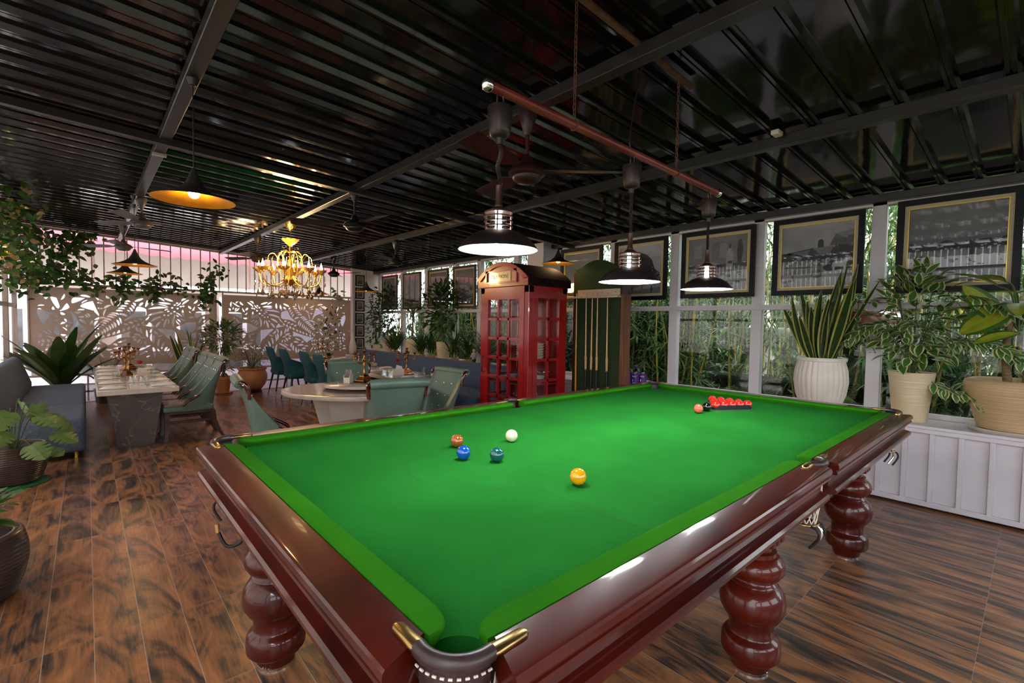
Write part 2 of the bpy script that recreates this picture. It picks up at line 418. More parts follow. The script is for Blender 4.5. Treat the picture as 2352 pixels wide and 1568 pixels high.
def tryhole(poly, gap=9):
    if any(x < 62 or x > 2053 or y < 62 or y > 1020 for x, y in poly): return
    dp = dense(poly)
    for h, dh in holes:
        if min(p[0] for p in h) - gap > max(p[0] for p in poly) or max(p[0] for p in h) + gap < min(p[0] for p in poly) or min(p[1] for p in h) - gap > max(p[1] for p in poly) or max(p[1] for p in h) + gap < min(p[1] for p in poly): continue
        if any(inside(p, h) for p in dp) or any(inside(p, poly) for p in dh): return
        if min((a[0] - b[0]) ** 2 + (a[1] - b[1]) ** 2 for a in dp for b in dh) < gap * gap: return
    holes.append((poly, dp))
def smoothp(pts, n=4): return [(p.x, p.y) for p in bez([(x, y, 0) for x, y in pts + [pts[0]]], n)[:-1]]
K = lambda L: [(x - 80, y - 140) for x, y in L]
for L in ([(145, 250), (240, 222), (330, 205), (440, 207), (385, 250), (372, 272), (145, 290)], [(150, 355), (240, 345), (335, 332), (335, 385), (150, 362)], [(150, 412), (330, 425), (330, 520), (240, 470), (150, 450)],
          [(345, 330), (385, 400), (355, 395)], [(345, 425), (400, 430), (440, 560), (450, 590), (345, 545)], [(340, 590), (460, 605), (520, 640), (590, 685), (430, 765), (340, 700)],
          [(150, 545), (250, 640), (330, 700), (250, 740), (165, 745)], [(335, 755), (400, 790), (370, 850), (340, 840)],
          [(640, 715), (760, 705), (830, 705), (745, 790), (700, 850), (650, 890), (600, 1010), (555, 940), (560, 880), (600, 760)], [(345, 930), (375, 930), (545, 850), (545, 945), (450, 940), (350, 985)],
          [(500, 1045), (545, 1040), (550, 1150), (525, 1150)], [(240, 1030), (330, 1020), (430, 1030), (435, 1075), (350, 1030)],
          [(960, 400), (1000, 375), (1065, 365), (1100, 450), (1180, 540), (1215, 580), (1100, 530), (965, 505)], [(950, 640), (1010, 640), (930, 665), (870, 670), (920, 600)],
          [(1150, 740), (1300, 800), (1460, 850), (1520, 870), (1430, 920), (1400, 950), (1340, 900), (1290, 850), (1220, 830), (1150, 830), (1160, 790)],
          [(1560, 300), (1640, 330), (1690, 385), (1580, 430), (1550, 450), (1490, 520), (1520, 420)], [(1640, 260), (1760, 262), (1775, 340), (1690, 300)], [(1800, 400), (1830, 345), (1880, 430), (1920, 460), (1840, 435)],
          [(1930, 270), (1990, 268), (1930, 410), (1900, 390)], [(2010, 268), (2050, 268), (2035, 295)], [(1740, 520), (1800, 440), (1770, 560), (1765, 640), (1800, 740), (1660, 690), (1700, 640)],
          [(1850, 450), (1910, 480), (1870, 600)], [(1940, 480), (2030, 470), (2100, 420), (2120, 490), (2060, 640), (2000, 520)], [(1945, 640), (1960, 770), (1900, 775)], [(1790, 745), (1850, 795), (1720, 790), (1640, 760), (1640, 700)],
          [(2130, 700), (2130, 780), (2060, 900), (2050, 860), (2100, 760)], [(2060, 1090), (2100, 1060), (2130, 1090)], [(455, 215), (505, 215), (520, 260)]):
    tryhole(smoothp(K(L)))
for a, b, c in (((625, 265), (745, 222), 0), ((655, 308), (815, 290), 0), ((690, 370), (940, 398), -14), ((735, 438), (945, 500), -12), ((780, 512), (905, 590), -10), ((485, 520), (508, 390), 6), ((440, 530), (480, 430), 6), ((510, 610), (550, 410), -10),
                ((625, 680), (605, 470), 14), ((750, 690), (705, 540), 10), ((850, 680), (785, 590), 6), ((880, 232), (892, 345), 8), ((945, 258), (972, 370), 8), ((990, 236), (1098, 288), 0), ((995, 296), (1045, 355), 0), ((395, 380), (435, 330), 0)):
    tryhole(seg_lens(*[(p[0] - 80, p[1] - 140) for p in (a, b)], 32, c), 5)
for x, y in ((577, 292), (608, 322), (640, 368), (690, 425), (740, 485), (762, 560), (497, 337), (531, 345), (572, 378), (613, 428), (690, 490), (655, 458)): tryhole(lens(x - 80, y - 140, .4, 34, 26, 6), 5)
def palm(sp, L0, W, step, ang, sides=(1, -1), taper=.5, curve=8):       # slots either side of a leaf spine
    sp = [Vector((x - 80, y - 140, 0)) for x, y in sp]; c = bez([(p.x, p.y, 0) for p in sp], 24); acc = 0
    tot = sum((c[i + 1] - c[i]).length for i in range(len(c) - 1)); run = 0
    for i in range(len(c) - 1):
        d = c[i + 1] - c[i]; acc += d.length; run += d.length
        if acc < step: continue
        acc = 0; t = run / tot; L = L0 * (1 - taper * abs(2 * t - .9)); th = math.atan2(d.y, d.x)
        for s in sides:
            a = th + s * ang; st = c[i] + Vector((math.cos(a), math.sin(a), 0)) * 16; en = c[i] + Vector((math.cos(a), math.sin(a), 0)) * (16 + L)
            tryhole(seg_lens((st.x, st.y), (en.x, en.y), W, s * curve), 6)
palm([(1110, 260), (1200, 420), (1280, 520), (1560, 790)], 105, 26, 36, 1.05)
palm([(940, 545), (1130, 640), (1300, 720), (1560, 830)], 62, 30, 58, .65, taper=.2)
palm([(1120, 640), (960, 700), (830, 800), (720, 920), (600, 1120)], 150, 30, 40, .95)
palm([(830, 820), (900, 960), (960, 1100)], 190, 32, 46, .6)
palm([(1340, 300), (1400, 520), (1540, 700)], 150, 30, 44, .75)
palm([(1440, 960), (1700, 930), (2040, 900)], 80, 26, 40, .9)
palm([(1120, 900), (1200, 1000), (1330, 1100)], 130, 34, 48, .8)
palm([(1500, 1110), (1760, 1060), (2020, 1080)], 70, 26, 40, 1.0)
palm([(2010, 1080), (2150, 880)], 60, 24, 36, .9)
random.seed(17)
for _ in range(2600):
    cx, cy = random.choice(((560, 240), (300, 560), (900, 700), (1250, 300), (1500, 560), (1750, 820), (1880, 250), (700, 950), (120, 300), (1150, 900), (1950, 560), (180, 900)))
    a = random.uniform(0, 2 * PI); r = random.uniform(40, 330); L = random.uniform(45, 150); W = random.uniform(16, 34)
    tryhole(seg_lens((cx + r * math.cos(a), cy + r * math.sin(a)), (cx + (r + L) * math.cos(a + .12), cy + (r + L) * math.sin(a + .12)), W, random.choice((-8, 8))), 8)
def screen_panel(x0, mirror, label):
    t = thing('screen_panel', label, 'screen', ((x0 + SCR_W / 2), 10.58, .565), 0, 'leaf-cut metal screens')
    fx = lambda p: ((SCR_W * (p[0] / 2115 - .5)) * (-1 if mirror else 1), SCR_H * (1 - p[1] / 1090))
    outer = [(-SCR_W / 2, 0), (SCR_W / 2, 0), (SCR_W / 2, SCR_H), (-SCR_W / 2, SCR_H)]
    o = cut_sheet('cut_sheet', outer, [[fx(p) for p in h] for h, _ in holes], .006, TAUPE, t); o.rotation_euler = (PI / 2, 0, 0)
    f = MB(); w = .02
    f.box(-SCR_W / 2 - w, SCR_W / 2 + w, -.02, .02, -w, 0); f.box(-SCR_W / 2 - w, SCR_W / 2 + w, -.02, .02, SCR_H, SCR_H + w)
    f.box(-SCR_W / 2 - w, -SCR_W / 2, -.02, .02, 0, SCR_H); f.box(SCR_W / 2, SCR_W / 2 + w, -.02, .02, 0, SCR_H)
    f.build('screen_frame', TAUPE, t)
screen_panel(-1.11, True, 'taupe metal screen cut with leaf shapes behind the long marble table')
screen_panel(1.69, False, 'taupe metal screen cut with leaf shapes behind the teal chairs')

# ---- outside: ground, neighbouring wall, pink canopy sheet
gr = MB(); gr.add([(-30, -30, -.14), (40, -30, -.14), (40, 40, -.14), (-30, 40, -.14)], [[0, 1, 2, 3]])
struct(gr, 'ground', M('garden_ground', (.06, .075, .03), rough=.9, c2=(.10, .09, .06), scale=.8), 'grass and earth outside')
yd = MB(); yd.box(-6, 5.2, 10.02, 14, -.13, -.09); struct(yd, 'ground_yard', M('grey_blue_paving', (.22, .24, .28), rough=.7), 'grey paving behind the back railing')
nb = MB(); nb.box(-7, 6.2, 13.4, 13.6, -.1, 4.2); struct(nb, 'exterior_wall', M('beige_render', (.46, .38, .33), rough=.8, c2=(.41, .34, .295), scale=1.5), 'beige wall of the neighbouring building')
WIN = M('white_window_paint', (.85, .87, .92), rough=.4); DARKG = M('dim_window_pane', (.10, .11, .12), rough=.06, spec=.8, c2=(.22, .20, .18), scale=2)
for i, x in enumerate((-1.9, .1, 2.1)):
    wm = MB(); wm.box(x, x + 1.7, 13.33, 13.42, -.05, 1.95, 0)
    for a in range(3):
        for b0, b1 in ((.15, .62), (.72, 1.55)): wm.box(x + .08 + a * .55, x + .52 + a * .55, 13.32, 13.34, b0, b1, 1)
    struct(wm, 'window_%d' % (20 + i), [WIN, DARKG], smooth=0)
bp = MB(); bp.box(2.9, 6.0, 12.6, 12.7, -.1, 1.7); struct(bp, 'exterior_panel', M('blue_grey_board', (.42, .46, .55), rough=.5), 'blue-grey board standing in the yard')
aw = MB(); xs = [-7 + i * .05 for i in range(int(13.4 / .05))]
rows = []
for (y, z) in ((10.76, 3.15), (12.2, 2.74)):
    rows.append([(x, y, z - .02 * x + (.03 * abs(math.sin(x * PI / .32)) ** 3)) for x in xs])
n_ = len(xs); aw.add(rows[0] + rows[1], [[i, i + 1, n_ + i + 1, n_ + i] for i in range(n_ - 1)])
tag(aw.build('roof_awning', sheet_mat('pink_translucent_sheet', (.80, .25, .30), .55)), 'pink corrugated awning sheet beyond the back railing', 'awning')
rsl = MB(); rsl.box(-7, 6.2, 12.15, 13.6, 3.55, 3.7); struct(rsl, 'exterior_shade_slab', M('grey_shade_slab', (.20, .20, .21), rough=.7), 'added unseen slab shading the wall of the neighbouring building')  # unseen slab added above the gap to darken the top of the wall
tl = thing('tube_light', 'white tube light glowing behind the top of the leaf screens', 'light', (1.0, 11.6, 2.05))
b = MB(); b.tube([(-1.6, 0, 0), (1.75, 0, 0)], .022, 10); b.build('tube', M('tube_glow', (1, 1, 1), emis=6, ecol=(.95, .97, 1)), tl)
b = MB(); b.box(-1.65, 1.8, .03, .09, -.03, .05); b.build('housing', WHITE, tl)
# bracket that carries the tube down from the awning edge
for x in (-1.3, 1.4): b = MB(); b.box(x, x + .03, .05, .08, .05, .875 if x < 0 else .82); b.build('bracket', TAUPE, tl)
# ================================================================ snooker table
TL, TW, TZ, BZ = 3.316, 1.692, .919, .884
BAIZE = M('green_baize_bed', (.011, .125, .015), rough=1, c2=(.014, .153, .019), scale=3, spec=.03)
BAIZE2 = M('green_baize_cushion', (.020, .135, .005), rough=1, c2=(.025, .155, .007), scale=4, spec=.03)  # same cloth as the bed, weaker cushion lighting put into a yellower colour
LEATHER = M('dark_brown_leather', (.030, .016, .017), rough=.38, c2=(.045, .026, .026), scale=30)
NET = M('cream_cord', (.62, .54, .44), rough=.8)
RUBBER = M('black_rubber', (.008, .008, .008), rough=.6)
table = thing('snooker_table', 'green baize snooker table with red mahogany rails and turned legs', 'snooker table', (0, 0, 0))
def circ(cx, cy, r, a0, a1, n=10): return [(cx + r * math.cos(a0 + (a1 - a0) * i / n), cy + r * math.sin(a0 + (a1 - a0) * i / n)) for i in range(n + 1)]
c_ = .03; r_ = .062; mx_ = TL / 2
bed = []
bed += circ(c_, c_, r_, PI / 2, 0) + circ(mx_, -.022, .06, PI, 0) + circ(TL - c_, c_, r_, PI, PI / 2) + circ(TL - c_, TW - c_, r_, 3 * PI / 2, PI) + circ(mx_, TW + .022, .06, 0, -PI) + circ(c_, TW - c_, r_, 0, -PI / 2)
b = MB(); b.prism(bed, BZ - .04, BZ)
bedo = b.build('bed_cloth', BAIZE, table, smooth=30)
# faint baulk line and half circle
ln = MB()
for i in range(40):
    a0 = PI / 2 + PI * i / 40; a1 = a0 + PI / 40; R1, R2 = .262, .2645
    ln.add([(.70 + R * math.cos(a), TW / 2 + R * math.sin(a), BZ + .0004) for a in (a0, a1) for R in (R1, R2)], [[0, 1, 3, 2]])
ln.add([(.6988, .07, BZ + .0004), (.7012, .07, BZ + .0004), (.7012, TW - .07, BZ + .0004), (.6988, TW - .07, BZ + .0004)], [[0, 1, 2, 3]])
ln.build('baulk_line', M('faded_line', (.012, .075, .012), rough=.9), bedo)
# cushions: plan outline in (along, in) coordinates
def cushion(xf, a, b, ra, rb):
    n = .06
    def outline(d):
        o = []
        # end a then end b; rounded knuckles of radius ra, rb
        o += [(a - .002, 0)]; o += [(a + ra - ra * math.cos(t) * 1.0, (n - d) - ra * .55 + ra * .55 * math.sin(t)) for t in [PI / 2 * i / 6 for i in range(7)]]
        o += [(b - rb + rb * math.sin(t), (n - d) - rb * .55 + rb * .55 * math.cos(t)) for t in [PI / 2 * i / 6 for i in range(7)]]
        o += [(b + .002, 0)]
        return o
    m = MB(); rings = []
    for d, z in ((.018, BZ), (.012, BZ + .010), (.002, BZ + .020), (0, BZ + .027), (.003, BZ + .032), (.010, TZ)): rings.append([xf(p[0], p[1], z) for p in outline(d)])
    m.loft(rings); return m.build('cushion', BAIZE2, table, smooth=50)
PO, PM = .070, .045
sides = []
near = lambda s, i, z: (s, i, z); far = lambda s, i, z: (s, TW - i, z); lft = lambda s, i, z: (i, s, z); rgt = lambda s, i, z: (TL - i, s, z)
for xf in (near, far):
    sides += [(xf, PO, mx_ - PM, .075, .03), (xf, mx_ + PM, TL - PO, .03, .075)]
for xf in (lft, rgt): sides += [(xf, PO, TW - PO, .075, .075)]
prof = [(0, TZ - .004), (.004, TZ), (.080, TZ), (.088, TZ - .003), (.092, TZ - .008), (.093, TZ - .020), (.090, TZ - .026), (.084, TZ - .029), (.084, TZ - .033), (.088, TZ - .035), (.089, TZ - .042), (.085, TZ - .046), (.064, TZ - .048), (.061, TZ - .052), (.058, TZ - .093), (.068, TZ - .096), (.082, TZ - .100), (.089, TZ - .107), (.088, TZ - .118), (.080, TZ - .124), (.03, TZ - .126), (0, TZ - .126)]
for xf, a, b, ra, rb in sides:
    cushion(xf, a, b, ra, rb)
    m = MB(); rings = []
    ea = .012 if ra > .05 else .004; eb = .012 if rb > .05 else .004
    L = b - a; N = 10
    for k in range(N + 1):
        ring = []
        for o, z in prof:
            s0 = a + ea + .0; s1 = b - eb
            if k in (0, N) or True:
                # concave cut ends: outer part of the rail runs closer to the corner
                sh = .034 * math.sin(min(1, max(0, o) / .093) * PI / 2) if ra > .05 else .006 * o / .09
                sh2 = .034 * math.sin(min(1, max(0, o) / .093) * PI / 2) if rb > .05 else .006 * o / .09
                s = (s0 - sh) + ((s1 + sh2) - (s0 - sh)) * k / N
            ring.append(xf(s, -o, z))
        rings.append(ring)
    m.loft(rings); m.build('rail', MAHOG, table, smooth=28)
fr_ = MB(); fr_.box(.03, TL - .03, .03, TW - .03, TZ - .128, BZ - .042); fr_.build('slate_frame', DARKWOOD, table, smooth=0)
# legs with carved knee blocks
legp = [(.062, .0), (.066, .008), (.072, .012), (.078, .05), (.082, .056), (.103, .060), (.112, .072), (.114, .10), (.112, .13), (.103, .145), (.088, .152), (.083, .16), (.086, .20), (.092, .218), (.104, .228), (.122, .26), (.127, .295), (.122, .33), (.104, .358), (.088, .368), (.092, .374), (.088, .382), (.082, .386), (.082, .396), (.100, .404), (.116, .428), (.119, .448), (.113, .47), (.095, .49), (.085, .494), (.085, .512), (.068, .516), (.066, .54)]
for lx in (.165, mx_, TL - .165):
    for ly in (.185, TW - .185):
        m = MB(); m.lathe(legp, 40, (lx, ly, 0)); lg = m.build('leg', MAHOG, table, smooth=60)
        m = MB(); m.rbox(lx - .075, lx + .075, ly - .075, ly + .075, .53, TZ - .127, .006, 1)
        for s in (-1, 1):
            for k in (-1, 0, 1):
                m.rbox(lx + k * .045 - .014, lx + k * .045 + .014, ly + s * .085 - .012, ly + s * .085 + .012, .55, .64, .004, 1); m.rbox(lx + s * .085 - .012, lx + s * .085 + .012, ly + k * .045 - .014, ly + k * .045 + .014, .55, .64, .004, 1)
        m.build('knee_block', MAHOG, lg, smooth=35)
        m = MB(); m.lathe([(.0, 0), (.070, .0), (.072, .010), (.064, .013), (0, .013)], 28, (lx, ly, 0)); m.build('foot_ring', CHROME, lg)
# pockets
def pocket(cx, cy, a, corner, full=True):
    # a = outward direction
    R = .069 if corner else .060; sp = .98 if corner else 1.1
    pk = MB(); pts = [(cx + R * math.cos(a + t), cy + R * math.sin(a + t), TZ + .001) for t in [-sp + 2 * sp * i / 16 for i in range(17)]]
    pk.tube(pts, .0135, 10); loop = pk.build('pocket_leather', LEATHER, table, smooth=80)
    sk = MB(); rings = []
    for f, z in ((1.0, TZ - .006), (1.02, TZ - .03), (.93, TZ - .075), (.80, TZ - .115)):
        rings.append([(cx + R * f * math.cos(a + t) * 1.02, cy + R * f * math.sin(a + t) * 1.02, z) for t in [-sp * .95 + 2 * sp * .95 * i / 16 for i in range(17)]])
    vs = [p for r in rings for p in r]; sk.add(vs, [[i * 17 + j, i * 17 + j + 1, i * 17 + 18 + j, i * 17 + 17 + j] for i in range(3) for j in range(16)])
    sk.build('leather_skirt', LEATHER, loop, smooth=80)
    st = MB()
    for i in range(11):
        t0 = -sp * .85 + 2 * sp * .85 * i / 10; q = .042
        for dz, rr in ((-.0185, 1.20 if corner else 1.2),):
            st.tube([(cx + (R + .008) * math.cos(a + t0 - q), cy + (R + .008) * math.sin(a + t0 - q), TZ + dz), (cx + (R + .008) * math.cos(a + t0 + q), cy + (R + .008) * math.sin(a + t0 + q), TZ + dz)], .0021, 6)
    st.build('stitching', NET, loop)
    for s in (-1, 1):     # brass plates let into the rail tops
        e = Vector((cx + R * math.cos(a + s * sp), cy + R * math.sin(a + s * sp), TZ + .003))
        if corner:
            dirs = Vector((-math.sin(a) * s, math.cos(a) * s, 0)); ax = max(((1, 0), (-1, 0), (0, 1), (0, -1)), key=lambda d: d[0] * (dirs.x - math.cos(a)) + d[1] * (dirs.y - math.sin(a))); d = Vector((ax[0], ax[1], 0))
        else: d = Vector((-math.sin(a) * s, math.cos(a) * s, 0))
        m = MB(); m.tube([e - d * .012, e + d * .006, e + d * .03, e + d * .066, e + d * .074], [.012, .0145, .0125, .012, .006], 12)
        for i in range(len(m.v)): v = m.v[i]; m.v[i] = (v[0], v[1], TZ + .002 + (v[2] - TZ - .003) * .55)
        m.build('brass_plate', BRASS, table, smooth=60)
    # net and ball holder below
    nm = MB(); top = [(R * .92, TZ - .05), (R * .85, TZ - .14), (R * .72, TZ - .21)]
    for k in range(14):
        for w_ in (1, -1):
            nm.tube([(cx + r * math.cos(2 * PI * k / 14 + w_ * i * .22), cy + r * math.sin(2 * PI * k / 14 + w_ * i * .22), z) for i, (r, z) in enumerate([(R * .92, TZ - .05), (R * .90, TZ - .08), (R * .88, TZ - .11), (R * .84, TZ - .14), (R * .8, TZ - .17), (R * .72, TZ - .21), (R * .66, TZ - .235)])], .0022, 4)
    nm.build('pocket_net', NET, table)
    pb = MB(); pb.lathe([(R * .55, TZ - .105), (R * .80, TZ - .09), (R * .90, BZ - .012), (R * .86, BZ - .012), (R * .74, TZ - .085), (.0, TZ - .098)], 24, (cx, cy, 0)); pb.build('pocket_shade_cup', M('black_pocket_shade', (.006, .005, .005), rough=.9), loop, smooth=60)  # added black cup: the darkness inside the pocket put into its colour
    h = MB(); zb = TZ - .24; rr = R * .78
    h.tube([(cx + rr * math.cos(2 * PI * i / 20), cy + rr * math.sin(2 * PI * i / 20), zb) for i in range(20)], .005, 8, closed=True)
    hd = h.build('ball_holder', BRASS, table, smooth=60)
    inn = -1 if corner else -1
    dx, dy = math.cos(a) * inn, math.sin(a) * inn
    for k, off in enumerate((-.035, 0, .035)):
        px, py = -dy * off, dx * off
        q = MB(); q.tube(bez([(cx + px, cy + py, zb), (cx + px - dx * .05, cy + py - dy * .05, zb - .006), (cx + px - dx * .06, cy + py - dy * .06, zb - .04), (cx + px - dx * .03, cy + py - dy * .03, zb - .085)], 5), .005, 8)
        q.tube(bez([(cx + px, cy + py, zb), (cx + px + dx * .10, cy + py + dy * .10, zb - .05), (cx + px + dx * .16, cy + py + dy * .16, zb - .09)], 5), .0048, 8)
        q.build('ball_rail', RUBBER if k != 1 else CHROME, hd)
    q = MB(); q.bar((cx + dx * .12, cy + dy * .12, TZ - .13), (cx + dx * .15, cy + dy * .15, zb - .11), .024, .004); q.build('holder_strap', RUBBER, hd)
E45 = PI / 4
pocket(.04, .04, -3 * E45, True); pocket(TL - .04, .04, -E45, True); pocket(TL - .04, TW - .04, E45, True); pocket(.04, TW - .04, 3 * E45, True)
pocket(mx_, .004, -PI / 2, False); pocket(mx_, TW - .004, PI / 2, False)
# hooks for the rests under the baulk end
hk = MB(); hk.tube(bez([(-.03, 1.08, TZ - .128), (-.05, 1.10, TZ - .20), (-.085, 1.13, TZ - .215), (-.105, 1.15, TZ - .17)], 6), .0055, 8); h1 = hk.build('rest_hook', RUBBER, table)
hk = MB(); hk.tube([(-.105, 1.15, TZ - .172), (-.107, 1.152, TZ - .145)], .0068, 8); hk.build('hook_tip', BRASS, h1)

# ---------------------------------------------------------------- balls
def ball_mat(n, c, c2=None): return M('ball_' + n, c, rough=.08, coat=1, spec=.6)
BR = .0285
def ball(x, y, m, label, z=None, group=None):
    b = MB(); b.sphere((0, 0, 0), BR, 32, 20); o = b.build('snooker_ball', m, smooth=180, loc=(x, y, (BZ + BR) if z is None else z))
    return tag(o, label, 'ball', group)
ball(1.040, 1.026, ball_mat('white', (.80, .74, .50)), 'cream white cue ball on the green baize')
ball(.829, .451, ball_mat('yellow', (.85, .36, .005)), 'yellow ball alone on the baize near the long rail')
ball(.784, .827, ball_mat('green', (.006, .10, .095)), 'dark teal green ball beside the blue ball')
ball(.700, .933, ball_mat('blue', (.006, .08, .42)), 'blue ball between the brown and teal balls')
ball(.788, 1.101, ball_mat('brown', (.33, .085, .015)), 'brown ball behind the blue ball')
ball(2.442, .833, ball_mat('pink', (.90, .14, .09)), 'coral pink ball next to the black ball')
ball(2.548, .830, ball_mat('black', (.004, .004, .005)), 'black ball touching the ball tray')
A_, B_, C_ = Vector((2.600, .815, 0)), Vector((2.860, .662, 0)), Vector((2.862, .965, 0))
cen = (A_ + B_ + C_) / 3
red = ball_mat('red', (.62, .018, .012))
first = None
for i in range(5):
    for j in range(5 - i):
        e1 = (B_ - A_) / 5.1; e2 = (C_ - A_) / 5.1
        p = A_ + e1 * (j + .05) + e2 * (i + .05) + (cen - A_) * .0; p = cen + (p - cen) * 1.0 + (e1 + e2) * .33
        if first is None: first = ball(p.x, p.y, red, 'red ball in the black triangular tray', BZ + BR + .004, 'red balls in the tray')
        else:
            o = first.copy(); C.objects.link(o); o.location = (p.x, p.y, BZ + BR + .004)
TRAYM = M('black_plastic_tray', (.012, .013, .013), rough=.35)
tr_ = thing('ball_tray', 'black triangular tray holding the red balls', 'tray', (0, 0, BZ))
def tri(sc_, rr):
    out = []
    for P in (A_, B_, C_):
        q = cen + (P - cen) * sc_; d = (P - cen).normalized(); a = math.atan2(d.y, d.x)
        out += [(q.x - d.x * rr * 2 + rr * math.cos(a + t), q.y - d.y * rr * 2 + rr * math.sin(a + t)) for t in [-1.05 + 2.1 * i / 6 for i in range(7)]]
    return out
o1, i1 = tri(1.10, .030), tri(1.04, .028); o2 = tri(1.18, .034)
m = MB(); n = len(o1)
m.loft([[(x, y, .004) for x, y in o1], [(x, y, .034) for x, y in o1], [(x, y, .034) for x, y in i1], [(x, y, .005) for x, y in i1]], cap=False, closed=True); m.build('tray_wall', TRAYM, tr_, smooth=35)
m = MB(); m.prism(o2, 0, .004); m.build('tray_base', M('grey_tray_base', (.10, .10, .10), rough=.3), tr_)

# ---------------------------------------------------------------- billiard light: bar, chains, three lamps
RAILX0, RAILX1, RY = .690, 2.498, .783
RED = M('red_brown_painted_bar', (.13, .016, .010), rough=.35, c2=(.20, .035, .018), scale=6)
RUST = M('rusty_iron', (.12, .05, .022), rough=.75, c2=(.055, .024, .014), scale=25)
BRONZE = M('dark_bronze', (.030, .023, .022), rough=.38, metal=.6, c2=(.045, .030, .026), scale=12)
COPPER = M('copper_bronze', (.11, .055, .045), rough=.32, metal=.8)
SHADEIN = M('white_enamel', (.9, .9, .9), rough=.4)
def zbar(x): return 2.285 - (x - .672) / 1.826 * .033
bar = thing('lamp_bar', 'long red-brown bar with chrome ends hung on chains over the snooker table', 'lamp bar', (0, 0, 0))
m = MB(); m.tube([(RAILX0, RY, zbar(RAILX0)), (RAILX1, RY, zbar(RAILX1))], .018, 14); m.build('bar', RED, bar)
for x in (RAILX0 - .012, RAILX1 + .008):
    m = MB(); m.sphere((x, RY, zbar(x)), .025, 18, 12); m.build('end_knob', CHROME, bar, smooth=180)
zb0 = lambda x: zc(x) - .034
hb = MB(); hb.loft([[(x, RY + a * .016, zb0(x) - .006 + c * .006) for a, c in ((-1, -1), (1, -1), (1, 1), (-1, 1))] for x in (1.07, 2.15)])
tag(hb.build('ceiling_strip', RUST, smooth=35), 'rusty flat iron strip under the ceiling holding two chains', 'bracket')
for x in (1.15, 2.0):
    m = MB(); z = zb0(x) - .012; k = 0
    while z > zbar(x) + .012:
        L = .030; ax = (1, 0) if k % 2 == 0 else (0, 1)
        m.tube([(x + ax[0] * .0065 * math.cos(t), RY + ax[1] * .0065 * math.cos(t), z - L / 2 + (L / 2) * math.sin(t)) for t in [2 * PI * i / 10 for i in range(10)]], .0022, 5, closed=True); z -= L * .78; k += 1
    m.tube([(x, RY + .021 * math.cos(t), zbar(x) + .021 * math.sin(t)) for t in [2 * PI * i / 16 for i in range(16)]], .0028, 6, closed=True)
    m.build('chain', RUST, bar)
def bil_lamp(x, zr, label):
    t = thing('billiard_lamp', label, 'lamp', (x, RY, zr), 0, 'lamps over the snooker table')
    zb = zbar(x) - zr
    m = MB(); m.tube([(.016 * math.cos(a), 0, zb - .036 + .03 * math.sin(a)) for a in [2 * PI * i / 14 for i in range(14)]], .0028, 6, closed=True); m.build('hanging_hook', COPPER, t)
    zt = zb - .062
    m = MB(); m.lathe([(.0, zt), (.046, zt), (.048, zt - .004), (.040, zt - .085), (.037, zt - .10), (.028, zt - .108), (.014, zt - .112), (.013, zt - .135), (0, zt - .135)], 24); m.build('canister', BRONZE, t, smooth=50)
    z0, z1 = zt - .13, .225
    def wig(u): return .008 * math.sin(u * 9) * (1 if x < 1 else .15)
    pts = [(wig(i / 60), 0, z0 + (z1 - z0) * i / 60) for i in range(61)]
    m = MB(); m.tube(pts, [.0088 if i % 2 else .0068 for i in range(61)], 8); m.build('flex', BRONZE, t, smooth=0)
    m = MB(); m.lathe([(.0, .238), (.012, .238), (.0125, .172), (.016, .166), (.016, .160), (.030, .150), (.034, .144), (.052, .142), (.053, .136), (0, .136)], 24); m.build('stem_cap', COPPER, t, smooth=40)
    m = MB(); m.lathe([(.0325, .138), (.0325, .072)], 20); m.v = m.v; g = m.build('glass_chimney', pane_mat('lamp_glass', (.85, .92, .88)), t)
    g.data.polygons.foreach_set('use_smooth', [True] * len(g.data.polygons))
    m = MB()
    for z in (.122, .105, .086): m.tube([(.052 * math.cos(2 * PI * i / 24), .052 * math.sin(2 * PI * i / 24), z) for i in range(24)], .0028, 6, closed=True)
    for k in range(4):
        a = PI / 4 + k * PI / 2; m.tube([(.047 * math.cos(a), .047 * math.sin(a), .138), (.047 * math.cos(a), .047 * math.sin(a), .07)], .003, 6)
    m.build('cage', COPPER, t)
    outp = [(.036, .074), (.048, .073), (.082, .062), (.115, .042), (.138, .018), (.150, .000)]; inp = [(.147, .001), (.135, .018), (.112, .040), (.080, .058), (.046, .067), (.036, .068)]
    m = MB(); m.lathe(outp, 40); m.f = m.f[:-2]; m.m = m.m[:-2]; m.build('shade', BRONZE, t, smooth=60)
    m = MB(); m.lathe(inp, 40); m.f = m.f[:-2]; m.m = m.m[:-2]; m.build('shade_lining', SHADEIN, t, smooth=60)
    m = MB(); m.sphere((0, 0, .050), .028, 16, 12); m.lathe([(.012, .075), (.012, .13)], 10); m.build('bulb', M('cool_white_bulb', (1, 1, 1), emis=22, ecol=(.95, .98, 1.0)), t, smooth=180)
    lamp('lamp_light', (0, 0, .012), 11, (.94, .98, 1.0), .04, t)
bil_lamp(.737, 1.700, 'bronze billiard lamp with a wavy coiled flex hanging at the big chrome ball end')
bil_lamp(1.584, 1.640, 'bronze billiard lamp at the middle of the hanging bar')
bil_lamp(2.391, 1.652, 'bronze billiard lamp at the window end of the hanging bar')
wr = MB(); wr.tube(bez([(1.67, .80, 2.72), (1.60, .79, 2.5), (1.56, .785, 2.32), (1.60, .783, 2.24)], 8), .003, 6); tag(wr.build('power_cord', BLACK), 'thin black cord running from ceiling beam to the middle billiard lamp', 'cord')
